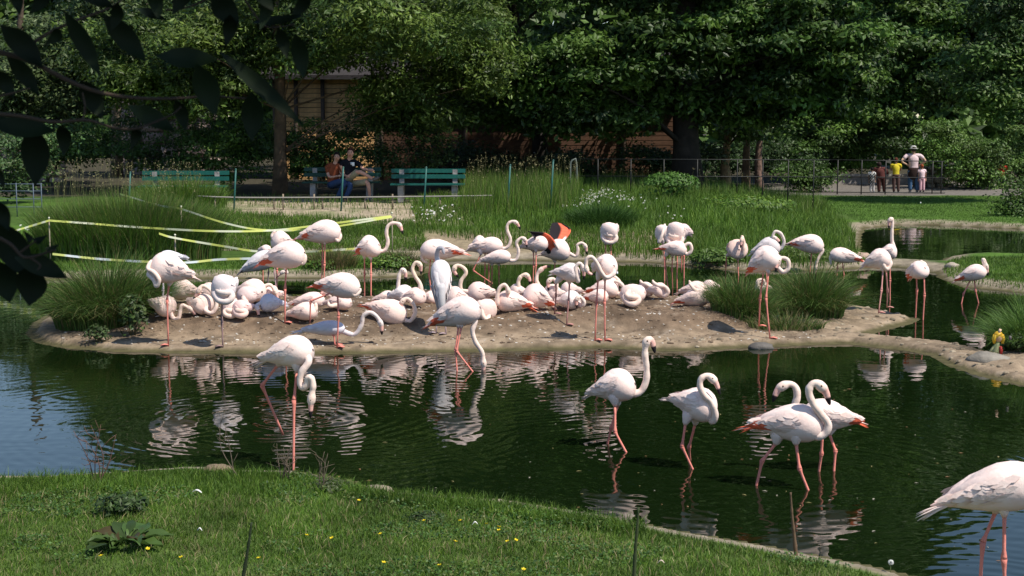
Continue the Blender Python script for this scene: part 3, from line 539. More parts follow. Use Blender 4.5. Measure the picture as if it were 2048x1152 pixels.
R('small round resting flamingo facing away at the mound edge', (680,622), (650,608,.1,702,606,-.05,15,17), [(662,612,-.14),(656,604,-.12)], None)
R('pink resting flamingo with strongly curved neck reaching down, centre left', (775,640), (727,612,.12,812,636,-.05,23,23), [(816,643,-.04),(829,630,-.05),(828,612,-.05),(816,598,-.05)], [(806,602,-.05),(802,612,-.06),(806,624,-.06)], coral=.5, black=1)
R('resting flamingo with neck bent like a walking stick at the back, centre left', (800,604), (783,596,.1,824,588,-.05,17,19), [(798,580,-.02),(797,562,-.02),(799,549,-.02)], [(805,540,-.02),(811,548,-.02),(811,562,-.02)], tint=(.80,.74,.72), yoff=.1)
R('resting flamingo with tallest hooked neck behind the curved neck bird', (835,615), (808,602,.12,848,592,-.05,17,18), [(842,588),(840,568),(830,552),(825,537)], [(832,525),(841,532),(842,550)], headtint=CRM)
R('resting flamingo partly hidden behind the tall grey white one', (905,620), (932,604,.1,893,592,-.05,19,19), [(898,586),(902,570)], None, coral=.2)
R('resting flamingo with S neck rising and pink bill hanging left, centre', (960,602), (992,590,.15,936,588,-.05,20,20), [(934,584),(922,579),(922,562),(932,546),(926,535)], [(914,531),(908,541),(917,555)], headtint=CRM)
R('resting flamingo half hidden behind the coral winged bird at the water edge', (970,648), (950,610,.15,982,632,-.08,22,22), [(975,640,-.14),(966,632,-.16),(964,614,-.12)], None, black=1, yoff=.3)
R('resting flamingo with rumpled back feathers and an arched neck, centre', (1020,622), (1064,614,.12,992,602,-.05,20,22), [(996,608,-.1),(995,590,-.12),(1000,575,-.12),(1010,570,-.12)], [(1016,580,-.12),(1015,592,-.12),(1012,604,-.12)], ragged=True, coral=.2)
R('resting flamingo with a small arched neck at the back of the centre group', (1035,598), (1055,588,.1,1020,584,0,14,16), [(1036,578,-.02),(1037,562,-.02),(1043,552,-.02)], [(1052,550,-.02),(1059,558,-.02),(1060,570,-.02)], headtint=CRM)
R('big white resting flamingo with head raised and coral under its tail, centre right', (1075,620), (1104,612,.05,1046,588,-.05,24,25), [(1078,578,.12),(1073,560,.12),(1076,546,.12)], [(1085,537,.12),(1094,533,.12),(1102,534,.12)], coral=.9, black=1)
R('resting flamingo with bill pressed against its arched neck, right of centre', (1100,608), (1122,592,.15,1092,588,0,17,18), [(1110,580,-.04),(1113,566,-.05),(1106,558,-.05)], [(1098,562,-.05),(1096,572,-.05),(1098,582,-.05)], yoff=-.02)
R('resting flamingo with grey curved neck hiding its face beside the coral tail feathers', (1130,622), (1114,606,.1,1160,602,-.05,18,19), [(1162,612,-.1),(1168,604,-.13),(1160,594,-.13)], [(1154,598,-.14),(1153,608,-.14),(1155,618,-.14)], tint=(.82,.72,.69))
R('resting flamingo between the two long legged standing birds, pale back', (1150,596), (1162,584,.1,1122,580,0,14,16), [(1128,576)], None)
R('resting flamingo with dark tail feathers in front of the two thin legs', (1195,608), (1168,598,.1,1216,594,-.05,14,16), [(1212,588)], None, coral=1, black=1)
R('resting flamingo with neck folded in a flat loop behind the thin legs', (1212,596), (1172,584,.12,1238,580,-.05,17,18), [(1238,588,-.06),(1248,578,-.08),(1240,566,-.06),(1228,562,-.04)], None, coral=.5)
R('second loop necked resting flamingo close behind the flat looped one', (1225,588), (1195,572,.12,1238,566,0,13,15), [(1238,566),(1232,556),(1224,552)], None, yoff=.2)
R('resting flamingo facing the viewer with coiled neck, alone in front of the mound crest', (1265,612), (1268,585,.25,1264,594,-.10,18,23), coil(1264,594,18,17,1,-.16), None)
R('resting flamingo with head peeping over its back, left of the ring necked one', (1288,596), (1276,584,.15,1300,580,-.05,14,16), [(1300,588,-.08),(1304,578,-.1),(1294,570,-.08),(1284,566,-.02),(1280,560,0)], None)
R('resting flamingo with a round ring in its neck at the right of the crest pair', (1315,598), (1302,584,.12,1330,582,-.05,14,15), [(1328,592,-.06),(1336,584,-.08),(1330,574,-.08),(1318,572,-.06),(1308,566,-.02),(1305,560,0)], None)
R('nearest of the resting flamingos by the right tuft, long body and looped neck', (1385,612), (1350,606,.12,1418,594,-.05,17,20), [(1418,602,-.07),(1424,590,-.08),(1413,582,-.08),(1400,588,-.09),(1388,578,-.05),(1378,566,-.02)], None, coral=.4)
R('middle of the resting flamingos by the right tuft, head lifted over its back', (1385,592), (1358,586,.12,1412,578,-.03,15,17), [(1410,574,-.03),(1396,578,-.05),(1384,570,-.04),(1378,561,0)], None, yoff=.1)
R('rear resting flamingo by the right tuft with coral wing tip', (1420,590), (1440,580,.12,1406,574,0,13,15), [(1406,572),(1404,564)], None, coral=1, yoff=.2)
R('resting flamingo glimpsed behind the right sedge tuft with curled neck', (1522,596), (1536,580,.1,1514,574,0,12,13), [(1516,576,-.04),(1516,562,-.05),(1526,560,-.05),(1530,570,-.05)], None, yoff=.3, black=1)
R('pale resting flamingo just left of the tall grey white one', (862,612), (846,604,.12,874,594,0,13,15), [(876,588),(878,580)], None, coral=.3, yoff=.15)
R('resting flamingo mostly hidden behind the big white one with raised head', (1065,604), (1088,590,.12,1056,582,.05,13,15), None, None, yoff=.3)
R('resting flamingo glimpsed behind the small sleeping grey ball', (455,612), (474,606,.12,434,596,0,14,15), [(434,590),(436,582)], None, coral=.3, yoff=.35, tint=(.83,.64,.58))
R('resting flamingo low at the back with pinkish folded wing tips, far left', (325,606), (352,604,.1,312,596,0,10,13), None, None, coral=.8, yoff=.5, ragged=True)
R('rosy resting flamingo in the gap behind the grey blue bird', (535,602), (512,600,.12,552,592,0,14,15), [(552,586),(550,576),(544,572)], None, yoff=.4, tint=(.83,.62,.57))
R('resting flamingo behind the one with the strongly curved neck', (772,606), (748,604,.12,790,594,0,13,15), [(790,588),(786,580)], None, yoff=.5, coral=.5)
# ------------------------------------------------------------------ vegetation generators
def rot_frame(n):
    n = n/np.linalg.norm(n, axis=1)[:, None]; r = np.where(abs(n[:, 2:3]) < .9, [[0, 0, 1.]], [[1., 0, 0]])
    u = np.cross(r, n); u /= np.linalg.norm(u, axis=1)[:, None]; return u, np.cross(n, u), n
def leaves(C, nrm, L, Wd, col, ang=None, fold=.25):
    """rhombic folded leaves: C centres, nrm normals; returns V, T(two quads as tris), col"""
    n = len(C); u, v, w = rot_frame(nrm); a = RS.uniform(0, 6.28, n) if ang is None else ang
    d = u*np.cos(a)[:, None]+v*np.sin(a)[:, None]; s = np.cross(w, d); L = np.broadcast_to(L, n)[:, None]; Wd = np.broadcast_to(Wd, n)[:, None]
    P = np.stack([C-d*L/2, C+s*Wd/2-w*Wd*fold+d*L*.05, C+d*L/2-w*L*.12, C-s*Wd/2-w*Wd*fold+d*L*.05], 1).reshape(-1, 3)
    i = np.arange(n)[:, None]*4
    return P, np.concatenate([i+[[0, 1, 2]], i+[[0, 2, 3]]]), np.repeat(col, 4, 0)
def blades(R, H, lean, Wd, col, seg=3, curl=1.0, tipc=1.0):
    """tapered bent strips; R roots (n,3), H (n,), lean (n,3) horizontal vectors"""
    n = len(R); t = np.linspace(0, 1, seg+1); V = []; cc = []
    fa = RS.uniform(0, 3.14, n); sv = np.stack([np.cos(fa), np.sin(fa)*.5, np.zeros(n)], 1); H = np.broadcast_to(H, n)
    for k in t:
        hgt = H*(k-curl*.5*k*k*np.minimum(np.linalg.norm(lean, axis=1)*1.4, 1.5)*.8)
        c = R+lean*(H*k**2)[:, None]; c[:, 2] = R[:, 2]+hgt
        w = Wd*(1-k**1.5)*.5+.0004
        w = np.broadcast_to(w, n)[:, None]
        V += [c-sv*w, c+sv*w]; cc += [col*(1-(1-tipc)*k)]*2
    V = np.stack(V, 1).reshape(-1, 3); C = np.stack(cc, 1).reshape(-1, 3); m = 2*(seg+1); b_ = np.arange(n)[:, None]*m
    Q = np.concatenate([b_+[[2*k, 2*k+1, 2*k+3, 2*k+2]] for k in range(seg)])
    return V, Q, C
def pick(cols, n, jit=.25):
    cols = np.array(cols); c = cols[RS.randint(0, len(cols), n)]; return c*RS.uniform(1-jit, 1+jit, (n, 1))
def in_poly_px(poly, n, z=0.0):
    P = np.array([g(x, y, z)[:2] for x, y in poly]); lo, hi = P.min(0), P.max(0); out = np.zeros((0, 2))
    while len(out) < n:
        q = RS.uniform(lo, hi, (n*2, 2)); q = q[sdist(P, q[:, 0], q[:, 1]) > 0]; out = np.concatenate([out, q])
    return out[:n]
def ground_z(q): return hmax(q[:, 0], q[:, 1])
G1 = [(.085, .165, .016), (.062, .135, .014), (.125, .20, .026), (.075, .14, .022)]
G2 = [(.035, .07, .015), (.05, .09, .02), (.03, .055, .012)]
def seg_mesh(name, parts, m, parent=None, smooth=False):
    V = []; Fs = {3: [], 4: []}; C = []; n = 0
    for v, f, c in parts:
        V.append(v); C.append(c); Fs[f.shape[1]].append(f+n); n += len(v)
    return link(name, set_mesh(name, np.concatenate(V), [np.concatenate(x) for x in Fs.values() if x], m, np.clip(np.concatenate(C), 0, 1), smooth), parent)
def grass_stuff(name, polys, label=None):
    parts = []
    for (poly, z, n, h0, h1, wd, cols, ln, seg, curl) in polys:
        q = in_poly_px(poly, n, z); gz = ground_z(q); k = gz > .03; q = q[k]; gz = gz[k]; n = len(q)
        pn = fbm(q[:, 0]*1.3, q[:, 1]*1.3, 44); H = RS.uniform(h0, h1, n)*(.6+.8*pn)
        a = RS.uniform(0, 6.28, n); l = RS.uniform(.1, ln, n); lean = np.stack([np.cos(a)*l, np.sin(a)*l, 0*a], 1)
        col = pick(cols, n)*(.48+1.05*fbm(q[:, 0]*2.1, q[:, 1]*2.1, 61))[:, None]
        parts.append(blades(np.column_stack([q, gz-.01]), H, lean, wd, col, seg, curl, 1.1))
    o = seg_mesh(name, parts, M_blade); tag(o, label, kind='stuff'); return o
# ------------------------------------------------------------------ grasses
fr = [(-60,964),(100,962),(300,949),(400,942),(600,951),(690,969),(800,996),(1000,1010),(1200,1041),(1400,1082),(1600,1119),(1790,1158),(1860,1195),(1860,1300),(-60,1300)]
STR = (.30, .27, .13)
grass_stuff('lawn_grass', [
    (fr, .12, 95000, .03, .075, .006, G1+[(.11, .17, .035)], .7, 2, 1),
    ([(-40,962),(300,947),(640,952),(690,968),(640,1000),(300,1010),(-40,1010)], .12, 4500, .05, .13, .006, G1, .7, 3, 1),
    ([(640,965),(800,996),(1000,1012),(1300,1062),(1250,1075),(950,1035),(700,1000)], .12, 6000, .05, .14, .006, G1, .8, 3, 1),
    ([(-40,1000),(700,1010),(1500,1110),(1700,1160),(1700,1300),(-40,1300)], .12, 4200, .04, .11, .006, [STR, (.25, .2, .1)], .8, 2, 1)], 'short green lawn on the near bank')
grass_stuff('meadow_grass', [
    ([(840,470),(1000,480),(1360,505),(1700,528),(1722,500),(1716,452),(1650,410),(1400,388),(1000,400),(900,430),(820,450)], .3, 62000, .16, .42, .014, G1, .55, 3, 1),
    ([(920,440),(1160,440),(1160,395),(1010,382),(930,395)], .5, 6000, .5, .85, .013, G1+[(.14, .16, .05)], .25, 3, 1),
    ([(1160,410),(1660,420),(1640,388),(1200,380)], .4, 9000, .3, .6, .014, G1+[(.12, .15, .05)], .4, 3, 1),
    ([(380,490),(860,486),(840,464),(500,456),(380,452)], .3, 16000, .08, .28, .013, G1, .6, 2, 1),
    ([(-200,552),(300,552),(840,545),(850,522),(380,520),(-200,520)], .12, 14000, .05, .14, .012, G1, .6, 2, 1),
    ([(440,420),(930,436),(930,408),(440,402)], .6, 1700, .08, .25, .014, G1+[(.2, .2, .08)], .4, 2, 1)], 'tall meadow grass on the far bank')
grass_stuff('far_lawn_grass', [
    ([(1640,392),(2200,396),(2200,455),(2048,452),(1720,446),(1650,420)], .1, 30000, .04, .08, .02, [(.09, .17, .025), (.07, .14, .02)], .6, 1, 1),
    ([(1895,556),(1885,534),(1905,520),(1960,516),(2100,518),(2300,530),(2300,585),(2048,578)], .1, 14000, .05, .12, .012, G1, .6, 2, 1)], 'mown lawn on the right far bank')
# stalks with seed heads above the reeds and tall grass
def seed_heads():
    q = np.concatenate([in_poly_px([(930,440),(1160,440),(1160,395),(1010,382),(930,395)], 260, .5), in_poly_px([(90,460),(400,460),(400,430),(110,430)], 260, .4), in_poly_px([(1180,420),(1640,425),(1640,392),(1200,385)], 90, .4)])
    gz = ground_z(q); n = len(q); H = RS.uniform(.75, 1.15, n); H[520:] *= .7; a = RS.uniform(0, 6.28, n); lean = np.stack([np.cos(a)*.12, np.sin(a)*.12, 0*a], 1)
    v, f, c = blades(np.column_stack([q, gz]), H, lean, .006, pick([(.20, .20, .08)], n), 3, .3)
    tip = np.column_stack([q, gz])+lean*H[:, None]; tip[:, 2] = gz+H*.96; off = np.repeat(tip, 5, 0)+RS.normal(0, 1, (n*5, 3))*[.012, .012, .03]
    lv = leaves(off, RS.normal(0, 1, (n*5, 3)), .035, .016, pick([(.30, .26, .13), (.22, .2, .1)], n*5))
    tag(seg_mesh('seed_heads', [(v, f, c), lv], M_blade), 'beige grass seed heads above the meadow', kind='stuff')
seed_heads()
def tussock(name, label, c, r, n, h0, h1, wd=.011, cols=G1, out=.8, cat='grass clump', curl=1.15, zlift=0, group=None, extra=None):
    """fountain-like clump of arching blades"""
    root = empty(name, (c[0], c[1], c[2]), label, cat, group)
    a = RS.uniform(0, 6.28, n); rr = r[0]*np.sqrt(RS.rand(n)); x = c[0]+np.cos(a)*rr; y = c[1]+np.sin(a)*rr*r[1]/r[0]
    z = ground_z(np.column_stack([x, y])); o_ = rr/r[0]
    la = a+RS.normal(0, .7, n); l = (.15+out*o_)*RS.uniform(.5, 1.3, n); lean = np.stack([np.cos(la)*l, np.sin(la)*l, 0*l], 1)
    H = RS.uniform(h0, h1, n)*(1-.25*o_)
    parts = [blades(np.column_stack([x, y, z]), H, lean, wd, pick(cols, n, .35), 5, curl, 1.15)]
    o = seg_mesh('blades', parts, M_blade, root); o['kind'] = 'stuff'
    if extra: extra(root)
    return root
SED = [(.075, .145, .026), (.06, .12, .024), (.10, .165, .036), (.04, .08, .018), (.07, .13, .025), (.17, .15, .06)]
def herb(name, label, cpx, rpx, Y, n, L, cols, cat='plant', flat=.8, group=None, base=None, m=None, stems=6):
    c = at(cpx[0], cpx[1], Y); s = F/Y; rx, rz = rpx[0]/s, rpx[1]/s
    gz0 = hz(c[0], Y); root = empty(name, (c[0], Y, gz0), label, cat, group)
    p = RS.normal(0, 1, (n, 3)); p /= np.linalg.norm(p, axis=1)[:, None]; p[:, 2] = np.where(RS.rand(n) < .8, abs(p[:, 2]), p[:, 2]); nr = p.copy()
    p *= (RS.rand(n, 1)**.45); P = c+p*[rx, rx*flat, rz]; nr = nr+[0, -.2, .6]+RS.normal(0, .45, (n, 3))
    k = P[:, 2] > ground_z(P[:, :2]); P = P[k]; nr = nr[k]; n = len(P)
    v = leaves(P, nr, RS.uniform(.7, 1.3, n)*L, RS.uniform(.45, .7, n)*L, pick(cols, n, .3))
    f = seg_mesh('foliage', [v], m or M_leaf, root); f['kind'] = 'stuff'
    mb = MB()
    for q in range(stems):
        e = P[RS.randint(n)]; st = np.array([c[0]+RS.uniform(-.3, .3)*rx, Y, gz0]); mb.tube(smooth_path([st, (st+e)/2+RS.normal(0, .03, 3), e], 5), np.linspace(.010, .003, 5)*max(1, L*12), 5, C=(.09, .08, .04))
    mb.build('stem', M_wood, root)
    return root
c = solve(190, 668); tussock('sedge_clump', 'large arching sedge clump on the left end of the island', (c[0]+.0, c[1]+.6, .1), (.68, .45), 4600, .85, 1.4, .012, SED, 1.05)
herb('broadleaf_herb', 'broad leaved herb at the right foot of the left sedge clump', (265,640), (32,55), solve(265,680)[1]+.25, 420, .075, G2+[(.09, .13, .04)])
herb('trailing_herb', 'small herb trailing over the stone rim at the left end of the island', (195,672), (30,26), solve(195,695)[1]+.12, 300, .05, G2+[(.10, .13, .05)])
c = solve(1495, 652); tussock('sedge_clump', 'left of the two sedge clumps by the right end of the mud mound', (c[0], c[1]+.5, .15), (.42, .35), 2200, .5, .82, .011, SED, .75)
c = solve(1635, 640); tussock('sedge_clump', 'taller right sedge clump with long drooping blades near the sandy tongue', (c[0]+.02, c[1]+.55, .15), (.45, .38), 2800, .75, 1.12, .011, SED, .95)
c = solve(1580, 662); tussock('dry_grass_tuft', 'low half dry grass tuft between the two right sedge clumps', (c[0], c[1]+.25, .1), (.5, .22), 900, .15, .4, .009, SED+[(.30, .25, .12), (.22, .19, .1)], .9)
c = g(2062, 715); tussock('sedge_clump', 'sedge clump cut off by the right edge above the stone rim', (c[0]+.12, c[1]+.35, .1), (.45, .38), 2200, .6, 1.0, .011, [(.10, .18, .03), (.07, .14, .03)], .95)
herb('broadleaf_herb', 'low leafy herb at the foot of the right edge sedge clump', (2035,690), (42,28), g(2035,718)[1]+.15, 420, .06, G2+[(.10, .15, .04)])
c = g(240, 515, .2); tussock('reed_bed', 'wide bed of tall reeds on the far left bank behind the tape', (c[0]+.0, c[1]+.8, .2), (1.75, 1.0), 10500, 1.1, 1.6, .016, G1+SED+[(.13, .15, .05)], .32, cat='reeds', curl=.7)
c = g(60, 500, .3); tussock('reed_clump', 'short reed clump at the far left edge beyond the water', (c[0]-.5, c[1]+.5, .2), (.9, .6), 1800, .4, .8, .014, G1, .5, cat='reeds')
c = g(415, 425, .5); tussock('reed_clump', 'pale green tall grass clump in front of the left bench', (c[0]-.4, c[1]-1.2, .5), (1.1, .5), 1700, .7, 1.1, .015, G1+[(.12, .17, .05)], .4, cat='reeds')
c = g(1200, 470, .25); tussock('grass_clump', 'dark green grass clump below the white daisies', (c[0], c[1], .3), (.75, .45), 2400, .45, .8, .014, [(.035, .085, .016), (.045, .10, .02)], .8)
c = g(660, 553); tussock('dry_grass_tuft', 'brown dry grass tuft at the kerb behind the tall coral bird', (c[0], c[1]+.35, .1), (.45, .3), 1100, .3, .6, .010, [(.20, .15, .07), (.12, .12, .04), (.06, .09, .02)], .5)
c = g(780, 550); tussock('dry_grass_tuft', 'brown topped grass tuft on the kerb right of the hook necked bird', (c[0]+.2, c[1]+.35, .1), (.4, .3), 900, .3, .55, .010, [(.22, .16, .09), (.06, .10, .02), (.05, .09, .02)], .5)
herb('broadleaf_herb', 'green herb clump on the kerb strip right of the brown tuft', (775,530), (60,26), 27.2, 900, .06, G1)
herb('broadleaf_herb', 'green herb clump on the kerb strip left of the hook necked bird', (640,535), (40,22), 27.0, 500, .06, G1)
herb('creeping_plant', 'light green creeping plant hanging over the far shore', (1440,518), (66,26), 28.6, 1500, .085, [(.09, .16, .025), (.07, .13, .02)], base=None)
herb('creeping_plant', 'leafy plant mass on the far shore beside the feeding bird', (1590,512), (90,24), 28.8, 1500, .075, [(.07, .12, .02), (.10, .14, .03)])
herb('creeping_plant', 'low leafy cushion between the right tuft and the rock causeway', (1700,518), (55,18), 29, 700, .06, G1)
herb('nettle_patch', 'bright bushy weed patch in the meadow below the big dark trunk', (1340,368), (62,26), 37.5, 1500, .10, [(.06, .14, .02), (.08, .16, .03)])
herb('nettle_patch', 'leafy weeds below the daisies at the meadow foot', (1480,410), (120,22), 36, 1500, .09, G1)
def clover():
    q = in_poly_px(fr, 26000, .12); w = fbm(q[:, 0]*1.5, q[:, 1]*2.2, 91); q = q[w > .50]; n = len(q); z = ground_z(q)+RS.uniform(.02, .055, n)
    k = z > .1; q = q[k]; z = z[k]; n = len(q)
    lv = leaves(np.column_stack([q, z]), RS.normal(0, .45, (n, 3))+[0, 0, 1], RS.uniform(.014, .03, n), RS.uniform(.012, .022, n), pick([(.05, .12, .02), (.08, .16, .03), (.04, .09, .02), (.12, .15, .04)], n, .3))
    tag(seg_mesh('clover', [lv], M_leaf), 'clover and small weeds in the near lawn', kind='stuff')
clover()
herb('leafy_weed', 'dark leafy weed on the near lawn at the left', (245,1010), (60,26), solve(245,1030)[1], 500, .045, G2)
herb('leafy_weed', 'greyish twiggy weed where the near bank meets the stone rim', (660,975), (55,20), solve(660,985)[1]+.1, 420, .03, [(.09, .11, .05), (.06, .08, .03)])
herb('leafy_weed', 'small dark weed in the lawn right of centre', (850,1035), (50,14), solve(850,1040)[1], 260, .03, G2)
# broad leaved dock rosette
def rosette():
    c = solve(250, 1095); root = empty('dock_plant', tuple(c), 'broad leaved dock plant flat in the near lawn at lower left', 'plant')
    for q in range(17):
        a = 2*math.pi*q/17+RS.uniform(-.3, .3); L = RS.uniform(.12, .27); w = L*RS.uniform(.22, .34); d = np.array([math.cos(a), math.sin(a), 0]); s = np.array([-d[1], d[0], 0]); hh = RS.uniform(.01, .06)
        m = MB(); ctr = [c+d*(.04+L*t)+np.array([0, 0, .03+hh*math.sin(2.2*t)]) for t in np.linspace(0, 1, 8)]; ws = [.10, .5, .9, 1, .95, .75, .42, .03]
        V = []; 
        for p, ww in zip(ctr, ws):
            for u in (-1, -.5, 0, .5, 1): V.append(p+s*w*ww*u+np.array([0, 0, .03*abs(u)*ww+RS.uniform(-.012, .012)]))
        Q = [[i*5+j, i*5+j+1, i*5+j+6, i*5+j+5] for i in range(7) for j in range(4)]
        m.add(V, Q=Q, C=np.array(G2[q % 3])*RS.uniform(1.0, 1.7) if q % 7 else (.07, .055, .02)); m.build('leaf', M_leaf, root)
rosette()
# ------------------------------------------------------------------ trees
def tree(name, label, trunk, ells, Y, n_b, n_l, L, cols, cat='tree', depth=1.0, core=0, aspect=.5, droop=0, group=None, br=.9, barkcol=None, zmin=None):
    """trunk (px, py_base, r) or None; ells: crown ellipsoids in pixels (cx,cy,rx,ry) at depth Y"""
    s = F/Y
    tx = (trunk[0] if trunk else ells[0][0]); b0 = at(tx, 400, Y); gz = hz(b0[0], Y) if Y < 70 else .1
    root = empty(name, (b0[0], Y, gz), label, cat, group)
    E = []
    for (cx, cy, rx, ry, *dy) in ells:
        p = at(cx, cy, Y+(dy[0] if dy else 0)); E.append((p, rx/s, ry/s))
    vol = np.array([e[1]*e[2] for e in E]); vol = np.array([v*(1. if e_[1] > -80 else .42) for v, e_ in zip(vol, ells)]); vol = vol/vol.sum(); parts = []; cent = []
    tot_b = n_b
    for e, f in zip(E, vol):
        k = max(2, int(tot_b*f)); d = RS.normal(0, 1, (k, 3)); d /= np.linalg.norm(d, axis=1)[:, None]; d *= RS.uniform(.45, 1.0, (k, 1))
        cent.append(e[0]+d*[e[1], min(e[1], 3.2)*depth, e[2]])
    cent = np.concatenate(cent)
    if zmin is not None: cent = cent[cent[:, 2] > zmin]
    nb = len(cent); rb = RS.uniform(.65, 1.25, nb)*br
    m = max(8, int(n_l/nb)); d = RS.normal(0, 1, (nb, m, 3)); d /= np.linalg.norm(d, axis=2)[:, :, None]; d[:, :, 2] = np.where(RS.rand(nb, m) < .75, abs(d[:, :, 2]), d[:, :, 2])
    rad = RS.rand(nb, m, 1)**.4; lump = 1+.35*np.sin(d[:, :, 0:1]*5+rb[:, None, None]*9)*np.cos(d[:, :, 1:2]*4)
    P = cent[:, None]+d*rad*lump*rb[:, None, None]*[1.25, 1.1, .62]
    P[:, :, 2] -= droop*np.abs(d[:, :, 0])**2*rb[:, None]
    nr = d*[.6, .6, 1]+RS.normal(0, .5, d.shape)+[0, -.15, .35]
    P = P.reshape(-1, 3); nr = nr.reshape(-1, 3); n = len(P)
    bc = np.repeat(pick(cols, nb, .42), m, 0)*RS.uniform(.7, 1.45, (n, 1))
    Ls = RS.uniform(.7, 1.3, n)*L
    parts.append(leaves(P, nr, Ls, Ls*aspect, bc))
    f = seg_mesh('crown', parts, M_leaf, root); f['kind'] = 'stuff'
    if trunk:
        mb = MB(); r = trunk[2]; top = np.array([b0[0]+RS.uniform(-.3, .3), Y, max(e[0][2] for e in E)+.5])
        base = np.array([b0[0], Y, gz-.1]); path = smooth_path([base, base*.66+top*.34+RS.normal(0, .06, 3), base*.33+top*.67+RS.normal(0, .1, 3), top], 10)
        col = (1, 1, 1) if barkcol is None else barkcol
        mb.tube(path, np.interp(np.linspace(0, 1, 10), [0, .06, .2, 1], [r*1.5, r*1.1, r, r*.3]), 10, C=col)
        mb.build('trunk', M_barkv, root)
        for q in range(min(9, nb)):
            e = cent[RS.randint(nb)]; t = min(.92, max(.22, (e[2]-gz)/(top[2]-gz)*.75)); i = int(t*9); st = path[i]
            m2 = MB(); m2.tube(smooth_path([st, (st+e)/2+np.array([0, 0, .25]), e], 7), np.linspace(r*.22, r*.04, 7), 6, C=col); m2.build('limb', M_barkv, root)
    return root
M_barkv = mat('bark_coloured', vcol=True, rough=.95, noise=.4, nscale=5, bump=.03, bscale=7)
BK = (.075, .055, .04); BKD = (.025, .02, .016)
LG1 = [(.075, .14, .028), (.06, .12, .022), (.095, .16, .035)]
DK = [(.042, .086, .014), (.060, .118, .020), (.032, .066, .012), (.080, .145, .024)]
YG = [(.10, .16, .035), (.07, .13, .03)]
tree('leafy_tree', 'light green tree with a slim brown trunk left of the seated couple', (560, 400, .16), [(320,100,220,90),(630,60,210,78),(870,100,150,110),(775,200,62,50),(850,210,90,45),(940,150,90,70),(430,175,100,60),(300,190,90,60),(250,150,80,50),(840,55,160,60,-3.6),(720,15,100,50,-3.4),(600,100,110,38),(660,118,110,24,-1.5),(600,-150,300,170),(800,-380,300,160)], 41, 560, 118000, .165, [(.085, .135, .022), (.065, .11, .018), (.11, .16, .03), (.04, .075, .014)], aspect=.34, droop=.35, barkcol=(.10, .065, .04), br=.60)
tree('big_dark_tree', 'huge dark tree whose black trunk stands right of the building', (1375, 400, .36), [(1130,170,170,80),(1300,110,240,80),(1170,235,150,42),(1020,215,90,40),(1560,90,200,110),(1510,215,120,45),(1260,200,90,40),(1410,200,60,40),(1650,180,80,80),(1420,-110,480,150),(1350,-420,430,230)], 43.5, 620, 185000, .20, DK, aspect=.5, barkcol=BKD, br=.72)
tree('oak_tree', 'dark tree with rounded leaf clumps behind the standing visitors', (1620, 400, .3), [(1690,180,150,120),(1840,110,180,110),(1960,60,130,130),(1740,-150,190,170),(1720,-420,140,160)], 62, 420, 110000, .22, DK+[(.05, .11, .03)], aspect=.55, barkcol=BKD)
tree('leafy_tree', 'small brown stemmed tree with pale leaves right of the big black trunk', (1455, 400, .17), [(1480,250,60,45),(1440,300,30,20)], 47, 14, 2600, .16, [(.10, .14, .06), (.07, .12, .03)], barkcol=(.20, .13, .07), br=.6)
tree('slender_tree', 'first slender brown trunk between the big black trunk and the fence posts', (1491, 400, .14), [(1500,200,40,60)], 48.5, 8, 1600, .16, DK, barkcol=(.14, .09, .06), br=.7)
tree('slender_tree', 'slender greyish trunk nearest the dark shrubs behind the fence', (1522, 400, .13), [(1530,190,50,60)], 48, 10, 1800, .16, DK, barkcol=(.16, .10, .08), br=.7)
tree('leafy_tree', 'olive green tree rising at the far left edge behind the hanging leaves', (60, 400, .2), [(60,170,140,120),(170,90,130,90),(240,-10,90,70),(40,260,70,60)], 46, 90, 24000, .17, [(.07, .11, .03), (.05, .085, .025), (.085, .12, .045)], aspect=.45, barkcol=BK)
tree('leafy_tree', 'tall tree behind the bench on the left with a pale trunk', (235, 400, .16), [(330,180,140,60),(430,20,150,110),(520,-300,150,180)], 52, 70, 16000, .18, [(.05, .10, .025), (.07, .12, .035)], barkcol=(.16, .13, .10))
tree('conifer_tree', 'dark tree filling the gap above the building roof', (1020, 400, .3), [(1020,60,150,110),(900,150,90,70),(980,200,90,50,-8),(1200,235,160,36,-7.5),(1040,-150,260,140),(1000,-500,250,230)], 56, 120, 26000, .22, DK, barkcol=BKD)
tree('oak_tree', 'yellow green tree crown at the top right corner', (2100, 400, .25), [(2010,150,90,110),(2060,20,110,120),(2060,-100,90,70)], 47, 70, 22000, .17, YG+[(.05, .09, .025)], barkcol=BK)
def bush(label, ell, Y, n, L, cols, name='bush', nb=18, br=.6, aspect=.5, group=None):
    return tree(name, label, None, ell, Y, nb, n, L, cols, cat='bush', br=br, aspect=aspect, group=group)
bush('dark bush behind the left green bench', [(190,290,120,55),(300,310,60,40),(110,310,60,40)], 43, 9000, .11, DK+[(.05, .09, .025)], nb=40)
bush('very dark bush between the left bench and the slim trunk', [(430,310,100,60),(500,280,50,50)], 42.5, 8000, .11, DK, nb=36)
bush('dark bush directly behind the seated couple', [(650,300,85,60),(590,310,50,55)], 42, 8000, .10, DK, nb=34)
bush('yellowish green bush between the seated couple and the right bench', [(790,290,100,65)], 42.3, 9000, .10, [(.045, .08, .02), (.06, .09, .02), (.03, .06, .015)], nb=34)
bush('very dark low shrub against the building wall', [(920,330,70,40),(1010,345,55,28)], 44, 5000, .11, [(.015, .03, .010), (.02, .04, .012)], nb=24)
bush('pale green shrub at the far left edge behind the mesh fence', [(10,340,70,60),(60,300,40,40)], 37, 6000, .10, [(.08, .12, .04), (.05, .10, .03)], nb=24)
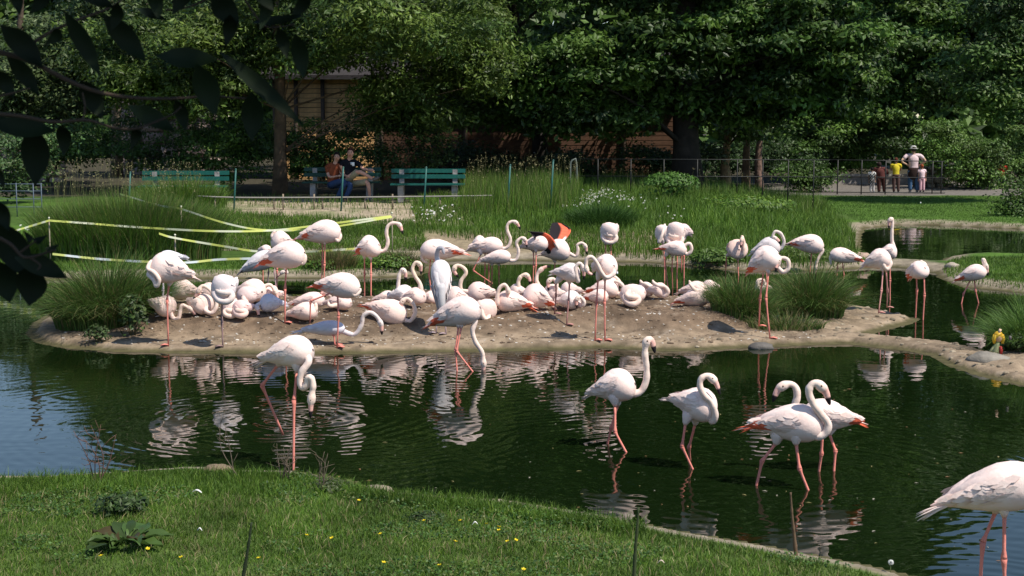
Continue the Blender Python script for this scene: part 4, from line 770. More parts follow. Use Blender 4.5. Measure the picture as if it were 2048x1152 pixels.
bush('bright green bush beside the standing visitors', [(1930,320,75,60),(1890,290,50,40),(1965,350,40,32)], 56, 12000, .13, [(.09, .17, .03), (.07, .13, .025), (.11, .18, .04)], nb=46)
bush('tall green hedge at the right edge', [(2045,270,55,120),(2080,360,50,50)], 57, 10000, .14, LG1, nb=40)
bush('upright dark green shrub behind the fence left of the visitors', [(1635,350,30,42),(1600,360,36,30)], 54, 4000, .12, DK+LG1[:1], nb=18)
bush('small bright shrub above the low grey wall', [(1735,305,50,22),(1700,335,40,14)], 61, 3500, .13, [(.10, .19, .03), (.06, .12, .02)], nb=18)
bush('dark shrub group behind the visitors', [(1800,270,110,50),(1590,290,110,60)], 60, 9000, .16, DK, nb=40)
bush('rounded dark bush on the right shore beyond the second pond', [(2062,415,40,45)], 41, 3500, .10, DK+LG1[:1], nb=18)
# far wood: one mass nobody could count
def far_wood():
    xs = np.arange(-60, 61, .55); top_px = lambda X, Y: np.interp(1024+X/Y*F, [-400, -60, 60, 200, 300, 500, 1000, 1820, 1910, 2060, 2300], [60, 30, 0, -150, -360, -620, -800, -740, -380, -220, -150])
    X = RS.uniform(-52, 52, 110000); Y = 76+3*fbm(X*.3, X*0, 5)*2+RS.uniform(-1, 1, len(X))
    zt = CH+(228-top_px(X, Y))/F*Y; u = RS.rand(len(X)); Z = .3+(zt-.3)*u**.8
    b_ = fbm(X*.35, Z*.5, 71); Y = Y-4*b_; Z = Z+RS.normal(0, .5, len(X))
    nr = np.stack([RS.normal(0, .6, len(X)), -1+RS.normal(0, .5, len(X)), .6+RS.normal(0, .6, len(X))], 1)
    v = leaves(np.stack([X, Y, Z], 1), nr, RS.uniform(.6, 1.3, len(X)), RS.uniform(.4, .8, len(X)), pick(DK, len(X), .4))
    tag(seg_mesh('woodland', [v], M_leaf), 'dense dark woodland behind the building', kind='stuff')
far_wood()

bush('dark undergrowth behind the railing, right of the big black trunk', [(1450,325,80,30),(1560,322,90,34)], 58, 7000, .15, [(.02, .045, .012), (.03, .06, .015)], nb=36)
bush('dim undergrowth left of the standing visitors beyond the railing', [(1650,318,60,26)], 63, 3000, .15, [(.03, .06, .015), (.045, .085, .02)], nb=14)
bush('dark ivy like shrub against the building below the tree crown', [(1150,330,70,28),(1290,325,70,36)], 47, 6000, .12, [(.018, .04, .010), (.028, .055, .014)], nb=30)
# ------------------------------------------------------------------ building with board wall
def at_z(px, Y, z): p = at(px, 300, Y); return np.array([p[0], Y, z])
def building():
    Y = 50.; x0 = at(545, 0, Y)[0]; x1 = at(1372, 0, Y)[0]; z0 = .62; z1 = at(600, 158, Y)[2]
    root = empty('wooden_building', ((x0+x1)/2, Y, z0), 'long low wooden building with horizontal brown boards behind the trees', 'building')
    m = MB(); m.box(((x0+x1)/2, Y+2.15, (z0+z1)/2-.1), (x1-x0, 4, z1-z0), C=(.14, .09, .055)); m.build('wall', M_wood, root)
    xs = [x0, at(588, 0, Y)[0], at(642, 0, Y)[0], at(760, 0, Y)[0], at(930, 0, Y)[0], at(1062, 0, Y)[0], at(1100, 0, Y)[0], at(1250, 0, Y)[0], x1]
    me = {}
    for i in range(8):
        if i == 5: continue
        w = xs[i+1]-xs[i]-.10; n = 22; h = (z1-z0)/n
        for k in range(n):
            if i not in (1, 2) and k % 1: continue
            shade_bay = i >= 3; key = (i, k % 3)  # sunlight on left boards and shade on right bays painted into the colour
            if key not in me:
                b = MB(); b.box((0, 0, 0), (w, .05, h-.018), C=np.array([(.66, .39, .17), (.63, .37, .16), (.69, .42, .19)][k % 3])*([.14, .12, .16] if shade_bay else 1), jit=.004); me[key] = b.build('board', M_wood, mesh_only=True, smooth=False)
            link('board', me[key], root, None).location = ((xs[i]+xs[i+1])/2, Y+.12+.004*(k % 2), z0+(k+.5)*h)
    for i, x in enumerate(xs):
        if i in (5, 6): continue
        b = MB(); b.box((x, Y+.05, (z0+z1)/2), (.12, .14, z1-z0), C=(.09, .065, .05)); b.build('post', M_wood, root)
    b = MB(); b.box(((xs[5]+xs[6])/2, Y+.13, z0+1.05), (xs[6]-xs[5]-.1, .05, 2.1), C=(.015, .012, .01)); d = b.build('door', M_wood, root)
    b = MB(); b.ball((xs[5]+.12, Y+.06, z0+1.0), .03, C=(.3, .3, .3)); b.build('handle', M_paint, d)
    b = MB(); V = [(x0-.5, Y-.5, z1-.02), (x1+.3, Y-.5, z1-.02), (x1+.3, Y+4.5, z1+.9), (x0-.5, Y+4.5, z1+.9)]; V = V+[(a, q, z+.14) for a, q, z in V]
    b.add(V, Q=[[3, 2, 1, 0], [4, 5, 6, 7], [0, 1, 5, 4], [1, 2, 6, 5], [2, 3, 7, 6], [3, 0, 4, 7]], C=(.035, .03, .03)); b.build('roof', M_wood, root, smooth=False)
building()
def stone_wall(name, label, pxs, Y, z0, z1, bw, bh, col, cat='wall', depth=.5, rough=.5):
    xa, xb = at(pxs[0], 0, Y)[0], at(pxs[1], 0, Y)[0]
    root = empty(name, ((xa+xb)/2, Y, z0), label, cat)
    m = MB(); m.box(((xa+xb)/2, Y+depth/2+.1, (z0+z1)/2), (xb-xa, depth-.1, z1-z0-.06), C=np.array(col)*.55); m.build('core', M_stone, root)
    k = 0; z = z0; ms = []
    for q in range(5):
        b = MB(); b.ball((0, 0, 0), (.5, .5, .5), C=np.array(col)*RS.uniform(.75, 1.2), seg=6, rings=5)
        b.V[0] = np.clip(b.V[0]*1.35, -.5, .5)*RS.uniform(.88, 1.0, b.V[0].shape); ms.append(b.build('stone', M_stone, mesh_only=True, smooth=False))
    while z < z1-.05 and k < 290:
        x = xa+RS.uniform(-.2, 0)*bw; hh = bh*RS.uniform(.8, 1.2)
        while x < xb:
            w = bw*RS.uniform(.6, 1.4); o = link('stone', ms[k % 5], root); o.location = (x+w/2, Y+.06, z+hh/2); o.scale = (w*.97, .32*RS.uniform(.8, 1.15), hh*.95); x += w; k += 1
        z += hh
    return root
stone_wall('stone_wall', 'pinkish grey old stone wall seen between the trees at the left', (225, 395), 55., .6, at(0, 138, 55.)[2], .75, .42, (.36, .28, .25))
stone_wall('stone_wall', 'low stone wall at the far left edge behind the shrub', (-60, 110), 49., .6, at(0, 300, 49.)[2], .5, .25, (.36, .28, .25))
stone_wall('rock_wall', 'rough stacked rock wall right of the standing visitors', (1845, 1905), 57., .1, at(0, 332, 57.)[2], .38, .17, (.34, .31, .25))
def low_wall():
    Y = 60.; a = at(1672, 0, Y)[0]; b_ = at(1850, 0, Y)[0]; m = MB(); zt = at(0, 352, Y)[2]
    m.box(((a+b_)/2, Y, zt/2+.05), (b_-a, .4, zt-.1), C=(.30, .27, .25), jit=.01); m.box(((a+b_)/2, Y, zt+.04), (b_-a+.1, .5, .08), C=(.36, .33, .30)); o = m.build('low_wall', M_stone, smooth=False)
    tag(o, 'low smooth grey wall beyond the dark railing', 'wall')
low_wall()
# ------------------------------------------------------------------ benches
def bench(px0, px1, Y, top, label, dim=1.0):
    xa, xb = at(px0, 0, Y)[0], at(px1, 0, Y)[0]; gz = hz((xa+xb)/2, Y); L = xb-xa; cx = (xa+xb)/2
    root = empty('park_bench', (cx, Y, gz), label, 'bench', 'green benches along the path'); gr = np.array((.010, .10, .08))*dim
    for k, z in enumerate((.62, .76)):
        m = MB(); m.box((cx, Y+.22+.03*k, gz+z), (L, .03, .10), C=gr); m.build('back_slat', M_paint, root, smooth=False)
    for k, y in enumerate((-.24, -.08, .08)):
        m = MB(); m.box((cx, Y+y, gz+.44), (L*.99, .12, .035), C=gr*.9); m.build('seat_slat', M_paint, root, smooth=False)
    for sx in (-.36, .36):
        m = MB(); m.box((cx+sx*L, Y, gz+.205), (.14, .46, .41), C=(.27, .25, .24)); m.box((cx+sx*L, Y+.262, gz+.52), (.12, .06, .54), C=(.27, .25, .24)); m.build('support', M_stone, root, smooth=False)
    return root
bench(270, 447, 37.0, 343, 'green slatted bench standing empty on the left behind tall grass')
bench(600, 757, 38.6, 340, 'shaded green bench that the couple sits on', .45)  # slat paint dimmed to stand for the tree shade here
bench(778, 929, 37.2, 338, 'green slatted bench standing empty right of the couple')
# ------------------------------------------------------------------ fences
def rod(m, a, b, r, c, seg=6): m.tube(np.array([a, b]), r, seg, C=c)
def far_z(x, y): return float(h_far(np.array([x]), np.array([y]))[0])
def rail_fence():
    Y = 35.2; r = empty('low_rail_fence', tuple(at_z(660, Y, .6)), 'low fence with a pale top rail along the path before the benches', 'fence')
    P = [at(px, py, Y) for px, py in ((392, 392), (470, 395), (620, 395), (760, 394), (930, 392), (985, 391))]; m = MB(); m.tube(smooth_path(P, 14), .018, 6, C=(.30, .28, .25)); m.build('rail', M_paint, r)
    for px in (430, 548, 566, 628, 645, 730, 785, 880, 950):
        p = at(px, 388 if px in (566, 628, 785) else 395, Y+.03); z = far_z(p[0], Y); m = MB(); rod(m, (p[0], Y+.03, z-.05), (p[0], Y+.03, p[2]), .02, (.22, .17, .12)); m.build('post', M_wood, r)
rail_fence()
for px, t, lab in ((258, 345, 'thin green metal post left of the left bench'), (469, 339, 'bright green metal post right of the left bench'), (684, 335, 'green metal post in front of the seated couple'), (850, 335, 'green metal post in front of the right bench'), (1018, 330, 'greyish green post rising from the tall grass'), (1104, 321, 'green post at the grass edge before the building door')):
    Y = 34.9; p = at(px, t, Y); z = far_z(p[0], Y); m = MB(); rod(m, (p[0]-.04, Y, z-.05), (p[0]+.03, Y, p[2]), .02, (.025, .11, .095)); m.ball((p[0]+.03, Y, p[2]), .024, C=(.05, .13, .11))
    o = m.build('fence_post', M_paint, loc=(p[0], Y, z)); o.location = (p[0], Y, z); tag(o, lab, 'post', 'green metal posts')
def rail(name, label, Y, x_px, rails, posts, col, r=.02, hoop=None, cat='railing'):
    xa, xb = at(x_px[0], 0, Y)[0], at(x_px[1], 0, Y)[0]; root = empty(name, ((xa+xb)/2, Y, .1), label, cat)
    for ya, yb in rails:
        a, b_ = at(x_px[0], ya, Y), at(x_px[1], yb, Y); m = MB(); rod(m, a, b_, r*.8, col); m.build('rail', M_paint, root)
    for px in posts:
        t = at(px, np.interp(px, x_px, rails[0]), Y); m = MB(); rod(m, (t[0], Y, max(-.05, hz(t[0], Y)-.1)), (t[0], Y, t[2]), r, col); m.build('post', M_paint, root)
    return root
rail('metal_railing', 'long dark metal railing before the building and the black trunk', 40., (1152, 1660), [(318, 320), (352, 354)], [1152, 1196, 1262, 1328, 1395, 1475, 1526, 1577, 1628], (.015, .016, .015), .016)
rr = rail('metal_railing', 'dark see through railing in front of the standing visitors', 52.5, (1640, 1890), [(319, 323), (353, 356), (384, 386)], [1676, 1724, 1772, 1866, 1884], (.02, .02, .02), .022)
def hoop():
    Y = 39.9; P = [at(px, py, Y) for px, py in ((1141, 385), (1141, 330), (1144, 321), (1149, 319), (1153, 324), (1154, 385))]; P[0][2] = far_z(P[0][0], Y); P[-1][2] = far_z(P[-1][0], Y)
    m = MB(); m.tube(smooth_path(P, 20), .025, 6, C=(.12, .14, .12)); tag(m.build('metal_hoop', M_paint), 'grey metal hoop at the left end of the dark railing', 'hoop')
hoop()
def mesh_fence():
    Y = 34.; root = empty('mesh_fence', tuple(at_z(55, Y, .5)), 'blue grey wire fence at the far left edge', 'fence'); c = (.09, .12, .16)
    for px in (-10, 32, 66, 82):
        p = at(px, 366, Y); m = MB(); rod(m, (p[0], Y, far_z(p[0], Y)-.05), (p[0], Y, p[2]),   .012, c); m.build('post', M_paint, root)
    for py in (368, 382, 398, 414): m = MB(); rod(m, at(-12, py, Y), at(84, py, Y), .008, c, 4); m.build('wire', M_paint, root)
mesh_fence()
# ------------------------------------------------------------------ people
def person(label, Y, J, shirt, pants, hair=(.02, .015, .012), skin=(.48, .27, .19), sleeve=.5, shorts=False, shoes=(.05, .05, .06), hat=None, w=1.0, away=False, long_hair=False, top_mat=None):
    P = {k: at(v[0], v[1], Y+(v[2] if len(v) > 2 else 0)) for k, v in J.items()}
    pel = P['pelvis']; low = min(P['al'][2], P['ar'][2]); root = empty('person', (pel[0], Y, hz(pel[0], Y) if Y < 70 else 0), label, 'person')
    hd, nk, ch = P['head'], P['neck'], P['chest']; f = 1 if away else -1
    m = MB(); sk = skin; R = lambda *a: np.array(a)*w
    m.tube(smooth_path([pel, (pel+ch)/2, ch, nk*.85+ch*.15, nk, hd], 12), np.stack([R(.15,.14,.135,.14,.15,.16,.16,.13,.07,.055,.06,.05), R(.11,.10,.10,.10,.11,.11,.10,.085,.06,.055,.06,.05)], 1), 10, C=sk, ref=np.array([0, f*1., 0]))
    m.ball(hd, (.078*w, .095*w, .112*w), C=sk, seg=12, rings=9)
    m.ball(hd+np.array([0, f*.095*w, -.01]), (.016*w, .022*w, .022*w), C=sk, seg=6, rings=4)
    for s in (-1, 1): m.ball(hd+np.array([s*.078*w, 0, -.005]), (.014*w, .02*w, .03*w), C=sk, seg=6, rings=4)
    for s in 'lr':
        m.tube(smooth_path([P['s'+s], P['e'+s], P['h'+s]], 9), R(.052,.048,.043,.04,.038,.036,.032,.028,.026), 8, C=sk); m.tube([P['s'+s], ch*.4+nk*.6], R(.055, .06), 8, C=sk)
        hv = P['h'+s]-P['e'+s]; hv /= np.linalg.norm(hv); m.ball(P['h'+s]+hv*.045, (.035*w, .03*w, .045*w), C=sk, seg=7, rings=5)
        for q in range(4): st = P['h'+s]+hv*.07+np.array([(q-1.5)*.017, 0, 0]); m.tube([st, st+hv*.03, st+hv*.05+np.array([0, 0, -.015])], [.009, .008, .006], 5, C=sk)
        m.tube([P['h'+s]+hv*.02, P['h'+s]+hv*.05+np.array([.035, 0, .01])], [.011, .008], 5, C=sk)
        m.tube(smooth_path([P['p'+s], P['k'+s], P['a'+s]], 10), R(.085,.082,.075,.066,.058,.055,.056,.05,.04,.036), 9, C=sk)
    body = m.build('body', M_skin, root); md = body.modifiers.new('join', 'REMESH'); md.mode = 'VOXEL'; md.voxel_size = .014; md.use_smooth_shade = True
    body.data.materials.clear(); body.data.materials.append(skin_mat(skin))
    m = MB(); m.tube(smooth_path([pel, (pel+ch)/2, ch, nk*.82+ch*.18], 9), np.stack([R(.172,.165,.16,.165,.175,.185,.185,.165,.09), R(.125,.12,.118,.12,.125,.128,.12,.105,.07)], 1), 12, C=shirt, ref=np.array([0, f*1., 0]))
    for s in 'lr':
        a, b_, h_ = P['s'+s], P['e'+s], P['h'+s]; m.tube(smooth_path([ch*.35+nk*.65, a, a+(b_-a)*sleeve*1.2], 6), R(.075,.078,.075,.070,.066,.062), 8, C=shirt)
        if sleeve > .9: m.tube(smooth_path([a, b_, h_], 7), R(.066,.06,.056,.052,.048,.044,.038), 8, C=shirt)
    m.build('shirt', M_cloth, root)
    m = MB(); m.tube([pel+(ch-pel)*.12, pel, (P['pl']+P['pr'])/2+np.array([0, 0, -.02])], np.stack([R(.165, .175, .16), R(.125, .13, .12)], 1), 12, C=pants, ref=np.array([0, f*1., 0]))
    for s in 'lr':
        a, k_, an = P['p'+s], P['k'+s], P['a'+s]; path = smooth_path([a, k_], 6) if shorts else smooth_path([a, k_, an+(k_-an)*.06], 11)
        m.tube(path, np.interp(np.linspace(0, 1, len(path)), [0, .5, 1], [.105, .085, .085 if shorts else .062])*w, 9, C=pants)
    m.build('trousers' if not shorts else 'shorts', M_cloth, root)
    for s in 'lr':
        an = P['a'+s]; t = P.get('t'+s, an+np.array([0, f*.14, -.05])); m = MB(); m.tube([an+np.array([0, 0, .02]), an*.8+t*.2-np.array([0, 0, .025]), (an+t)/2-np.array([0, 0, .02]), t], R(.045, .052, .046, .028), 8, C=shoes); m.build('shoe', M_paint, root)
    m = MB(); m.ball(hd+np.array([0, -f*.022, .035]), (.095*w, .11*w, .112*w), C=hair, seg=12, rings=8)
    v = m.V[0]; fr_ = ((v[:, 1]-hd[1])*f > .045*w) & (v[:, 2] < hd[2]+.04*w); v[fr_, 1] -= f*.05*w
    if long_hair: m.tube([hd+np.array([0, -f*.05, .03]), hd+np.array([0, -f*.08, -.1]), hd+np.array([.0, -f*.07, -.25])], np.array([[.09, .07], [.09, .05], [.05, .03]])*w, 8, C=hair)
    m.build('hair', M_cloth, root)
    if not away:
        m = MB()
        for sx in (-1, 1): m.ball(hd+np.array([sx*.032*w, f*.088*w, .008]), .011*w, C=(.03, .02, .02), seg=6, rings=4); m.tube([hd+np.array([sx*.05*w, f*.088*w, .035*w]), hd+np.array([sx*.018*w, f*.096*w, .037*w])], .005, 5, C=hair)
        m.tube([hd+np.array([-.025*w, f*.088*w, -.052*w]), hd+np.array([0, f*.094*w, -.055*w]), hd+np.array([.025*w, f*.088*w, -.052*w])], .006, 5, C=(.35, .09, .07)); m.build('face_features', M_skin, root)
    if hat:
        m = MB(); m.tube([hd+np.array([0, 0, .045]), hd+np.array([0, 0, .055]), hd+np.array([0, 0, .065]), hd+np.array([0, 0, .13]), hd+np.array([0, 0, .16])], [.165, .17, .105, .095, .05], 14, C=hat); m.build('hat', M_cloth, root)
    return root, P
_sm = {}
def skin_mat(c):
    if c not in _sm: _sm[c] = mat('skin_tone', c, .6, spec=.3, noise=.08, nscale=9)
    return _sm[c]
YB = 38.35
root, P = person('man in black T-shirt and khaki shorts on the bench, one leg crossed over the other', YB, dict(pelvis=(692,366,.05), chest=(697,334,.08), neck=(699,318,.05), head=(701,306,0), sl=(684,325,.05), sr=(714,326,.05), el=(682,346,0), er=(728,338,-.1), hl=(694,352,-.22), hr=(742,340,-.28), pl=(687,368,0), pr=(699,369,0), kl=(714,344,-.38), kr=(733,364,-.45), al=(747,358,-.45), ar=(740,397,-.42), tl=(757,354,-.55), tr=(746,404,-.62)),
    (.012, .012, .016), (.32, .27, .17), hair=(.03, .012, .010), skin=(.58, .30, .21), shorts=True, shoes=(.12, .11, .10))
m = MB(); c = at(705, 327, YB-.07); m.box(c, (.10, .012, .06), C=(.75, .75, .75)); m.box(c+np.array([.02, -.002, -.045]), (.06, .012, .04), C=(.75, .75, .75)); m.build('shirt_print', M_cloth, root)
person('woman in orange brown top and blue jeans beside the man on the bench', YB, dict(pelvis=(666,368,.05), chest=(667,341,.05), neck=(671,325,.02), head=(674,314,-.03), sl=(655,333,.03), sr=(681,333,.03), el=(658,353,-.08), er=(688,350,-.1), hl=(676,352,-.22), hr=(683,337,-.22), pl=(661,370,0), pr=(672,370,0), kl=(688,364,-.42), kr=(700,370,-.42), al=(674,398,-.35), ar=(690,399,-.45), tl=(678,405,-.5), tr=(695,405,-.6)),
    (.20, .055, .025), (.035, .06, .13), hair=(.02, .014, .012), skin=(.50, .28, .20), long_hair=True, w=.92, shoes=(.25, .13, .07))
YV = 53.6
def stand(x, top, foot, hw, Y=YV, bend=0, arms='down', aw=True):
    h = foot-top; J = dict(head=(x+bend, top+h*.075), neck=(x+bend*.8, top+h*.155), chest=(x+bend*.5, top+h*.29), pelvis=(x, top+h*.49), sl=(x-hw+bend*.7, top+h*.20), sr=(x+hw+bend*.7, top+h*.20), pl=(x-hw*.45, top+h*.52), pr=(x+hw*.45, top+h*.52), kl=(x-hw*.5, top+h*.74), kr=(x+hw*.5, top+h*.74), al=(x-hw*.5, top+h*.955), ar=(x+hw*.55, top+h*.955))
    if arms == 'hips': J.update(el=(x-hw*1.75, top+h*.31, -.1), er=(x+hw*1.75, top+h*.31, -.1), hl=(x-hw*.95, top+h*.39, 0), hr=(x+hw*.95, top+h*.39, 0))
    elif arms == 'front': J.update(el=(x-hw*1.15, top+h*.33, .05), er=(x+hw*1.15, top+h*.33, .05), hl=(x-hw*.7, top+h*.36, .3), hr=(x+hw*.7, top+h*.36, .3))
    else: J.update(el=(x-hw*1.2, top+h*.34), er=(x+hw*1.2, top+h*.34), hl=(x-hw*1.2, top+h*.47), hr=(x+hw*1.2, top+h*.47))
    return J
root, P = person('man seen from behind in pale pink T-shirt, jeans and grey hat, hands on hips', YV, stand(1827, 293, 386, 13.5, arms='hips'), (.68, .52, .54), (.06, .12, .22), hair=(.05, .04, .03), skin=(.55, .36, .25), hat=(.42, .42, .40), away=True, w=1.02, shoes=(.2, .2, .2))
m = MB(); pv = P['pelvis']; m.tube([pv+np.array([0, 0, .06]), pv+np.array([0, 0, -.05]), pv+np.array([-.04, -.02, -.25]), pv+np.array([-.05, -.02, -.36])], np.array([[.19, .145], [.20, .155], [.17, .14], [.10, .09]]), 12, C=(.035, .022, .02), ref=np.array([0, 1., 0])); m.build('tied_jacket', M_cloth, root)
person('child in bright yellow T-shirt and brown trousers leaning on the railing', YV-.1, stand(1792, 316, 386, 8.5, arms='front'), (.62, .50, .04), (.10, .06, .055), hair=(.10, .03, .02), away=True, w=.72, skin=(.30, .17, .12))
person('crouching person in dark reddish brown clothes left of the yellow shirt', YV-.05, stand(1763, 326, 386, 10, bend=-5, arms='front'), (.10, .035, .032), (.08, .035, .03), hair=(.03, .02, .02), away=True, w=.85, sleeve=1, skin=(.3, .17, .12))
root, P = person('toddler in black and white checked clothes by the railing', YV-.1, stand(1744, 336, 386, 5.5, arms='down'), (.62, .62, .62), (.55, .52, .52), hair=(.015, .012, .012), away=True, w=.55, shoes=(.8, .8, .8), skin=(.3, .18, .13))
m = MB(); c0 = (P['chest']+P['pelvis'])/2
for i in range(6):
    for j in range(9):
        if (i+j) % 2: continue
        a = -.5*math.pi+(i-2.5)*.46; z = P['neck'][2]-.04-j*.052; m.box((c0[0]+math.cos(a)*.103, c0[1]+math.sin(a)*.082, z), (.042, .012, .046), rz=a+math.pi/2, C=(.02, .02, .022))
m.build('check_pattern', M_cloth, root, smooth=False)
person('small child in pink and white beside the man with the hat', YV-.12, stand(1844, 330, 384, 6, arms='down'), (.80, .60, .64), (.75, .45, .50), hair=(.28, .07, .03), away=True, w=.6, skin=(.4, .22, .16))
person('person in red top partly hidden behind the bright green bush', 56.5, stand(2002, 322, 384, 10, arms='down'), (.40, .035, .025), (.05, .05, .08), away=True, w=.85, skin=(.4, .24, .17))
# ------------------------------------------------------------------ barrier tape
def tape(label, pts, Y, w=.03, cc=((.62, .66, .16), (.68, .70, .50))):
    w *= .62
    P = np.array([at(a, b_, Y+d) for a, b_, d in pts]); Q = smooth_path(P, 60); m = MB(); V = []; C = []
    for i, p in enumerate(Q):
        tw = .25*math.sin(i*.23)+.2; u = np.array([0, math.sin(tw), math.cos(tw)])*w; V += [p-u, p+u, p+u+np.array([0, .003, 0]), p-u+np.array([0, .003, 0])]; C += [cc[(i//4) % 2]]*4
    n = 60; i = np.arange(n-1)[:, None]*4; F4 = np.concatenate([i+[[0, 4, 5, 1]], i+[[2, 6, 7, 3]], i+[[1, 5, 6, 2]], i+[[3, 7, 4, 0]]]); m.add(V, Q=F4, C=np.array(C))
    return tag(m.build('barrier_tape', M_tape, smooth=False), label, 'tape', 'yellow and white barrier tape')
tape('longest tape strand, from the left edge over a stake to the stake at centre', [(-20,475,0),(25,463,0),(98,441,0)], 28.0)
tape('upper tape strand crossing in front of the reeds to the centre stake', [(98,441,0),(180,447,0),(270,454,0),(420,462,0),(540,461,.2),(640,450,.6),(782,432,1.5)], 28.0, .03)
tape('tape strand sloping down from the reeds to the back flamingos', [(240,388,2.0),(320,411,1.0),(362,418,.6),(450,446,.4),(530,460,.3),(640,457,.6),(784,434,1.5)], 28.0, .028)
tape('middle tape strand sinking toward the flamingo with dark grey tail', [(318,467,0),(350,476,0),(450,493,0),(520,503,0),(620,503,0),(715,497,0)], 27.2, .03)
tape('lowest tape strand, whitish at its right end, just above the kerb', [(105,508,0),(200,518,0),(305,524,0),(375,525,0),(440,519,.3),(540,516,.5)], 26.6, .032, ((.62, .66, .2), (.66, .72, .72)))
for px, py, Y, lab in ((98, 438, 28.05, 'stake carrying the tape at the left'), (362, 415, 28.65, 'stake carrying the tape above the reeds'), (784, 428, 29.6, 'thin stake carrying the tape at centre'), (350, 472, 27.25, 'stake carrying the middle tape strand')):
    p = at(px, py, Y); z = far_z(p[0], Y); m = MB(); rod(m, (p[0], Y, z-.1), (p[0], Y, p[2]+.02), .012, (.28, .24, .17)); m.ball((p[0], Y, p[2]+.02), .02, C=(.7, .7, .55), seg=6, rings=4)
    o = m.build('stake', M_wood, loc=(p[0], Y, z)); o.location = (p[0], Y, z); tag(o, lab, 'stake')
# ------------------------------------------------------------------ stones and rocks
def rock(name, label, px, py, r, col=(.33, .27, .19), sq=.6, group=None, cat='rock', dy=0):
    c = solve(px, py); c = c+np.array([0, dy, 0]); m = MB(); m.ball((0, 0, 0), 1, C=col, seg=14, rings=10); v = m.V[0]
    nn = fbm(v[:, 0]*1.7+px, v[:, 1]*1.7+v[:, 2]*1.3, 3)+.5*fbm(v[:, 0]*4+px, v[:, 2]*4, 6); m.V[0] = v*(.55+.6*nn)[:, None]*np.array([r, r*.7, r*sq])
    o = m.build(name, M_stone); o.location = (c[0], c[1], hz(c[0], c[1])+r*sq*.15); return tag(o, label, cat, group)
rock('rock', 'rounded brown rock on the near shore at left', 437, 942, .13, (.2, .15, .1), .35)
rock('rock', 'pale bump of rock on the near stone rim', 755, 984, .13, (.26, .22, .16), .35)
rock('rock', 'dark wet rock at the island rim left of the right tufts', 1522, 697, .17, (.12, .11, .10), .4)
rock('rock', 'brown rock behind the bent down flamingo at the far shore', 1722, 518, .2, (.36, .26, .20))
rock('rock', 'small rock in the lawn shore at the right bank corner', 1905, 535, .14, (.36, .31, .25))
rock('rock', 'rough grey rock on the stone causeway under the right sedge', 1975, 722, .26, (.22, .20, .17), .35)
def rubble():
    m = MB(); n = 0
    band = np.array(P_I); q = np.column_stack([RS.uniform(1.5, 7.5, 9000), RS.uniform(15.8, 23.5, 9000)]); d = sdist(P_I, q[:, 0], q[:, 1]); q = q[(d > .02) & (d < .38)][:170]
    for x, y in q:
        m.ball((x, y, hz(x, y)), np.array([1, .8, .5])*RS.uniform(.015, .05), C=np.array([(.26, .21, .15), (.17, .14, .10), (.31, .26, .19)][RS.randint(3)]), seg=6, rings=4)
    tag(m.build('rubble', M_stone, smooth=False), 'broken stones along the rim of the island and causeway', kind='stuff')
rubble()
def litter():
    """pebbles, clods and small white feathers on the mud"""
    m = MB(); q = np.column_stack([RS.uniform(-6, 4, 16000), RS.uniform(17.8, 23, 16000)]); q = q[sdist(P_I, q[:, 0], q[:, 1]) > .1][:5600]; z = h_isl(q[:, 0], q[:, 1])
    for (x, y), zz in zip(q, z):
        k = RS.rand(); r = RS.uniform(.006, .016) if k < .93 else RS.uniform(.015, .03)
        c = (.62, .58, .52) if k < .2 else ((.30, .22, .15) if k < .6 else (.14, .10, .07)); a = RS.uniform(0, 3)
        m.ball((x, y, zz), np.array([r*RS.uniform(1, 1.9), r, r*.7]), C=c, seg=5, rings=3)
    tag(m.build('pebbles', M_stone, smooth=False), 'pebbles, clods and down scattered over the mud', kind='stuff')
litter()
def floaters():
    m = MB()
    for q in range(150):
        px, py = RS.uniform(560, 2000), RS.uniform(760, 1130) ; c = g(px, py, .003)
        if hz(c[0], c[1]) > 0: continue
        L = RS.uniform(.008, .028); a = RS.uniform(0, 3.1); d = np.array([math.cos(a), math.sin(a), 0])*L; s = np.array([-d[1], d[0], 0])*.35
        m.add([c-d, c+s+[0, 0, .003], c+d, c-s+[0, 0, .003]], Q=[[0, 1, 2, 3]], C=[(.45, .42, .33), (.28, .25, .10), (.35, .2, .1)][q % 3])
    tag(m.build('floating_debris', M_leaf), 'tiny leaves and feathers floating on the dark water', kind='stuff')
floaters()
# ------------------------------------------------------------------ flowers
def daisies():
    m = MB(); L = [((1195,388),(34,9),70),((1165,402),(34,8),45),((1240,395),(26,7),24),((1135,412),(22,6),12),((1290,400),(50,16),10),((1215,380),(24,4),16),((90,458),(60,14),22),((870,425),(40,16),40),((1340,430),(40,20),6)]
    for (cx, cy), (sx, sy), n in L:
        for q in range(n):
            px = cx+RS.normal(0, sx*.55); py = cy+RS.normal(0, sy*.55); c = solve(round(px, 1), round(py+12, 1)); p = at(px, py, c[1]); r = RS.uniform(.022, .036)
            rod(m, (c[0], c[1], hz(c[0], c[1])), p, .004, (.05, .09, .02), 4)
            nrm = np.array([RS.normal(0, .3), -.55, .8]); nrm /= np.linalg.norm(nrm); u = np.cross(nrm, [1, 0, 0]); u /= np.linalg.norm(u); v = np.cross(nrm, u)
            ring = [p+(u*math.cos(t)+v*math.sin(t))*r*(1 if k % 2 else .55) for k, t in enumerate(np.linspace(0, 2*math.pi, 16, endpoint=False))]
            m.add([p+nrm*.006]+ring, T=[[0, k+1, (k+1) % 16+1] for k in range(16)], C=(.82, .82, .80)); m.ball(p+nrm*.006, .007, C=(.7, .5, .05), seg=5, rings=3)
    tag(m.build('daisies', M_flower, smooth=False), 'white daisies in drifts through the meadow', kind='stuff')
daisies()
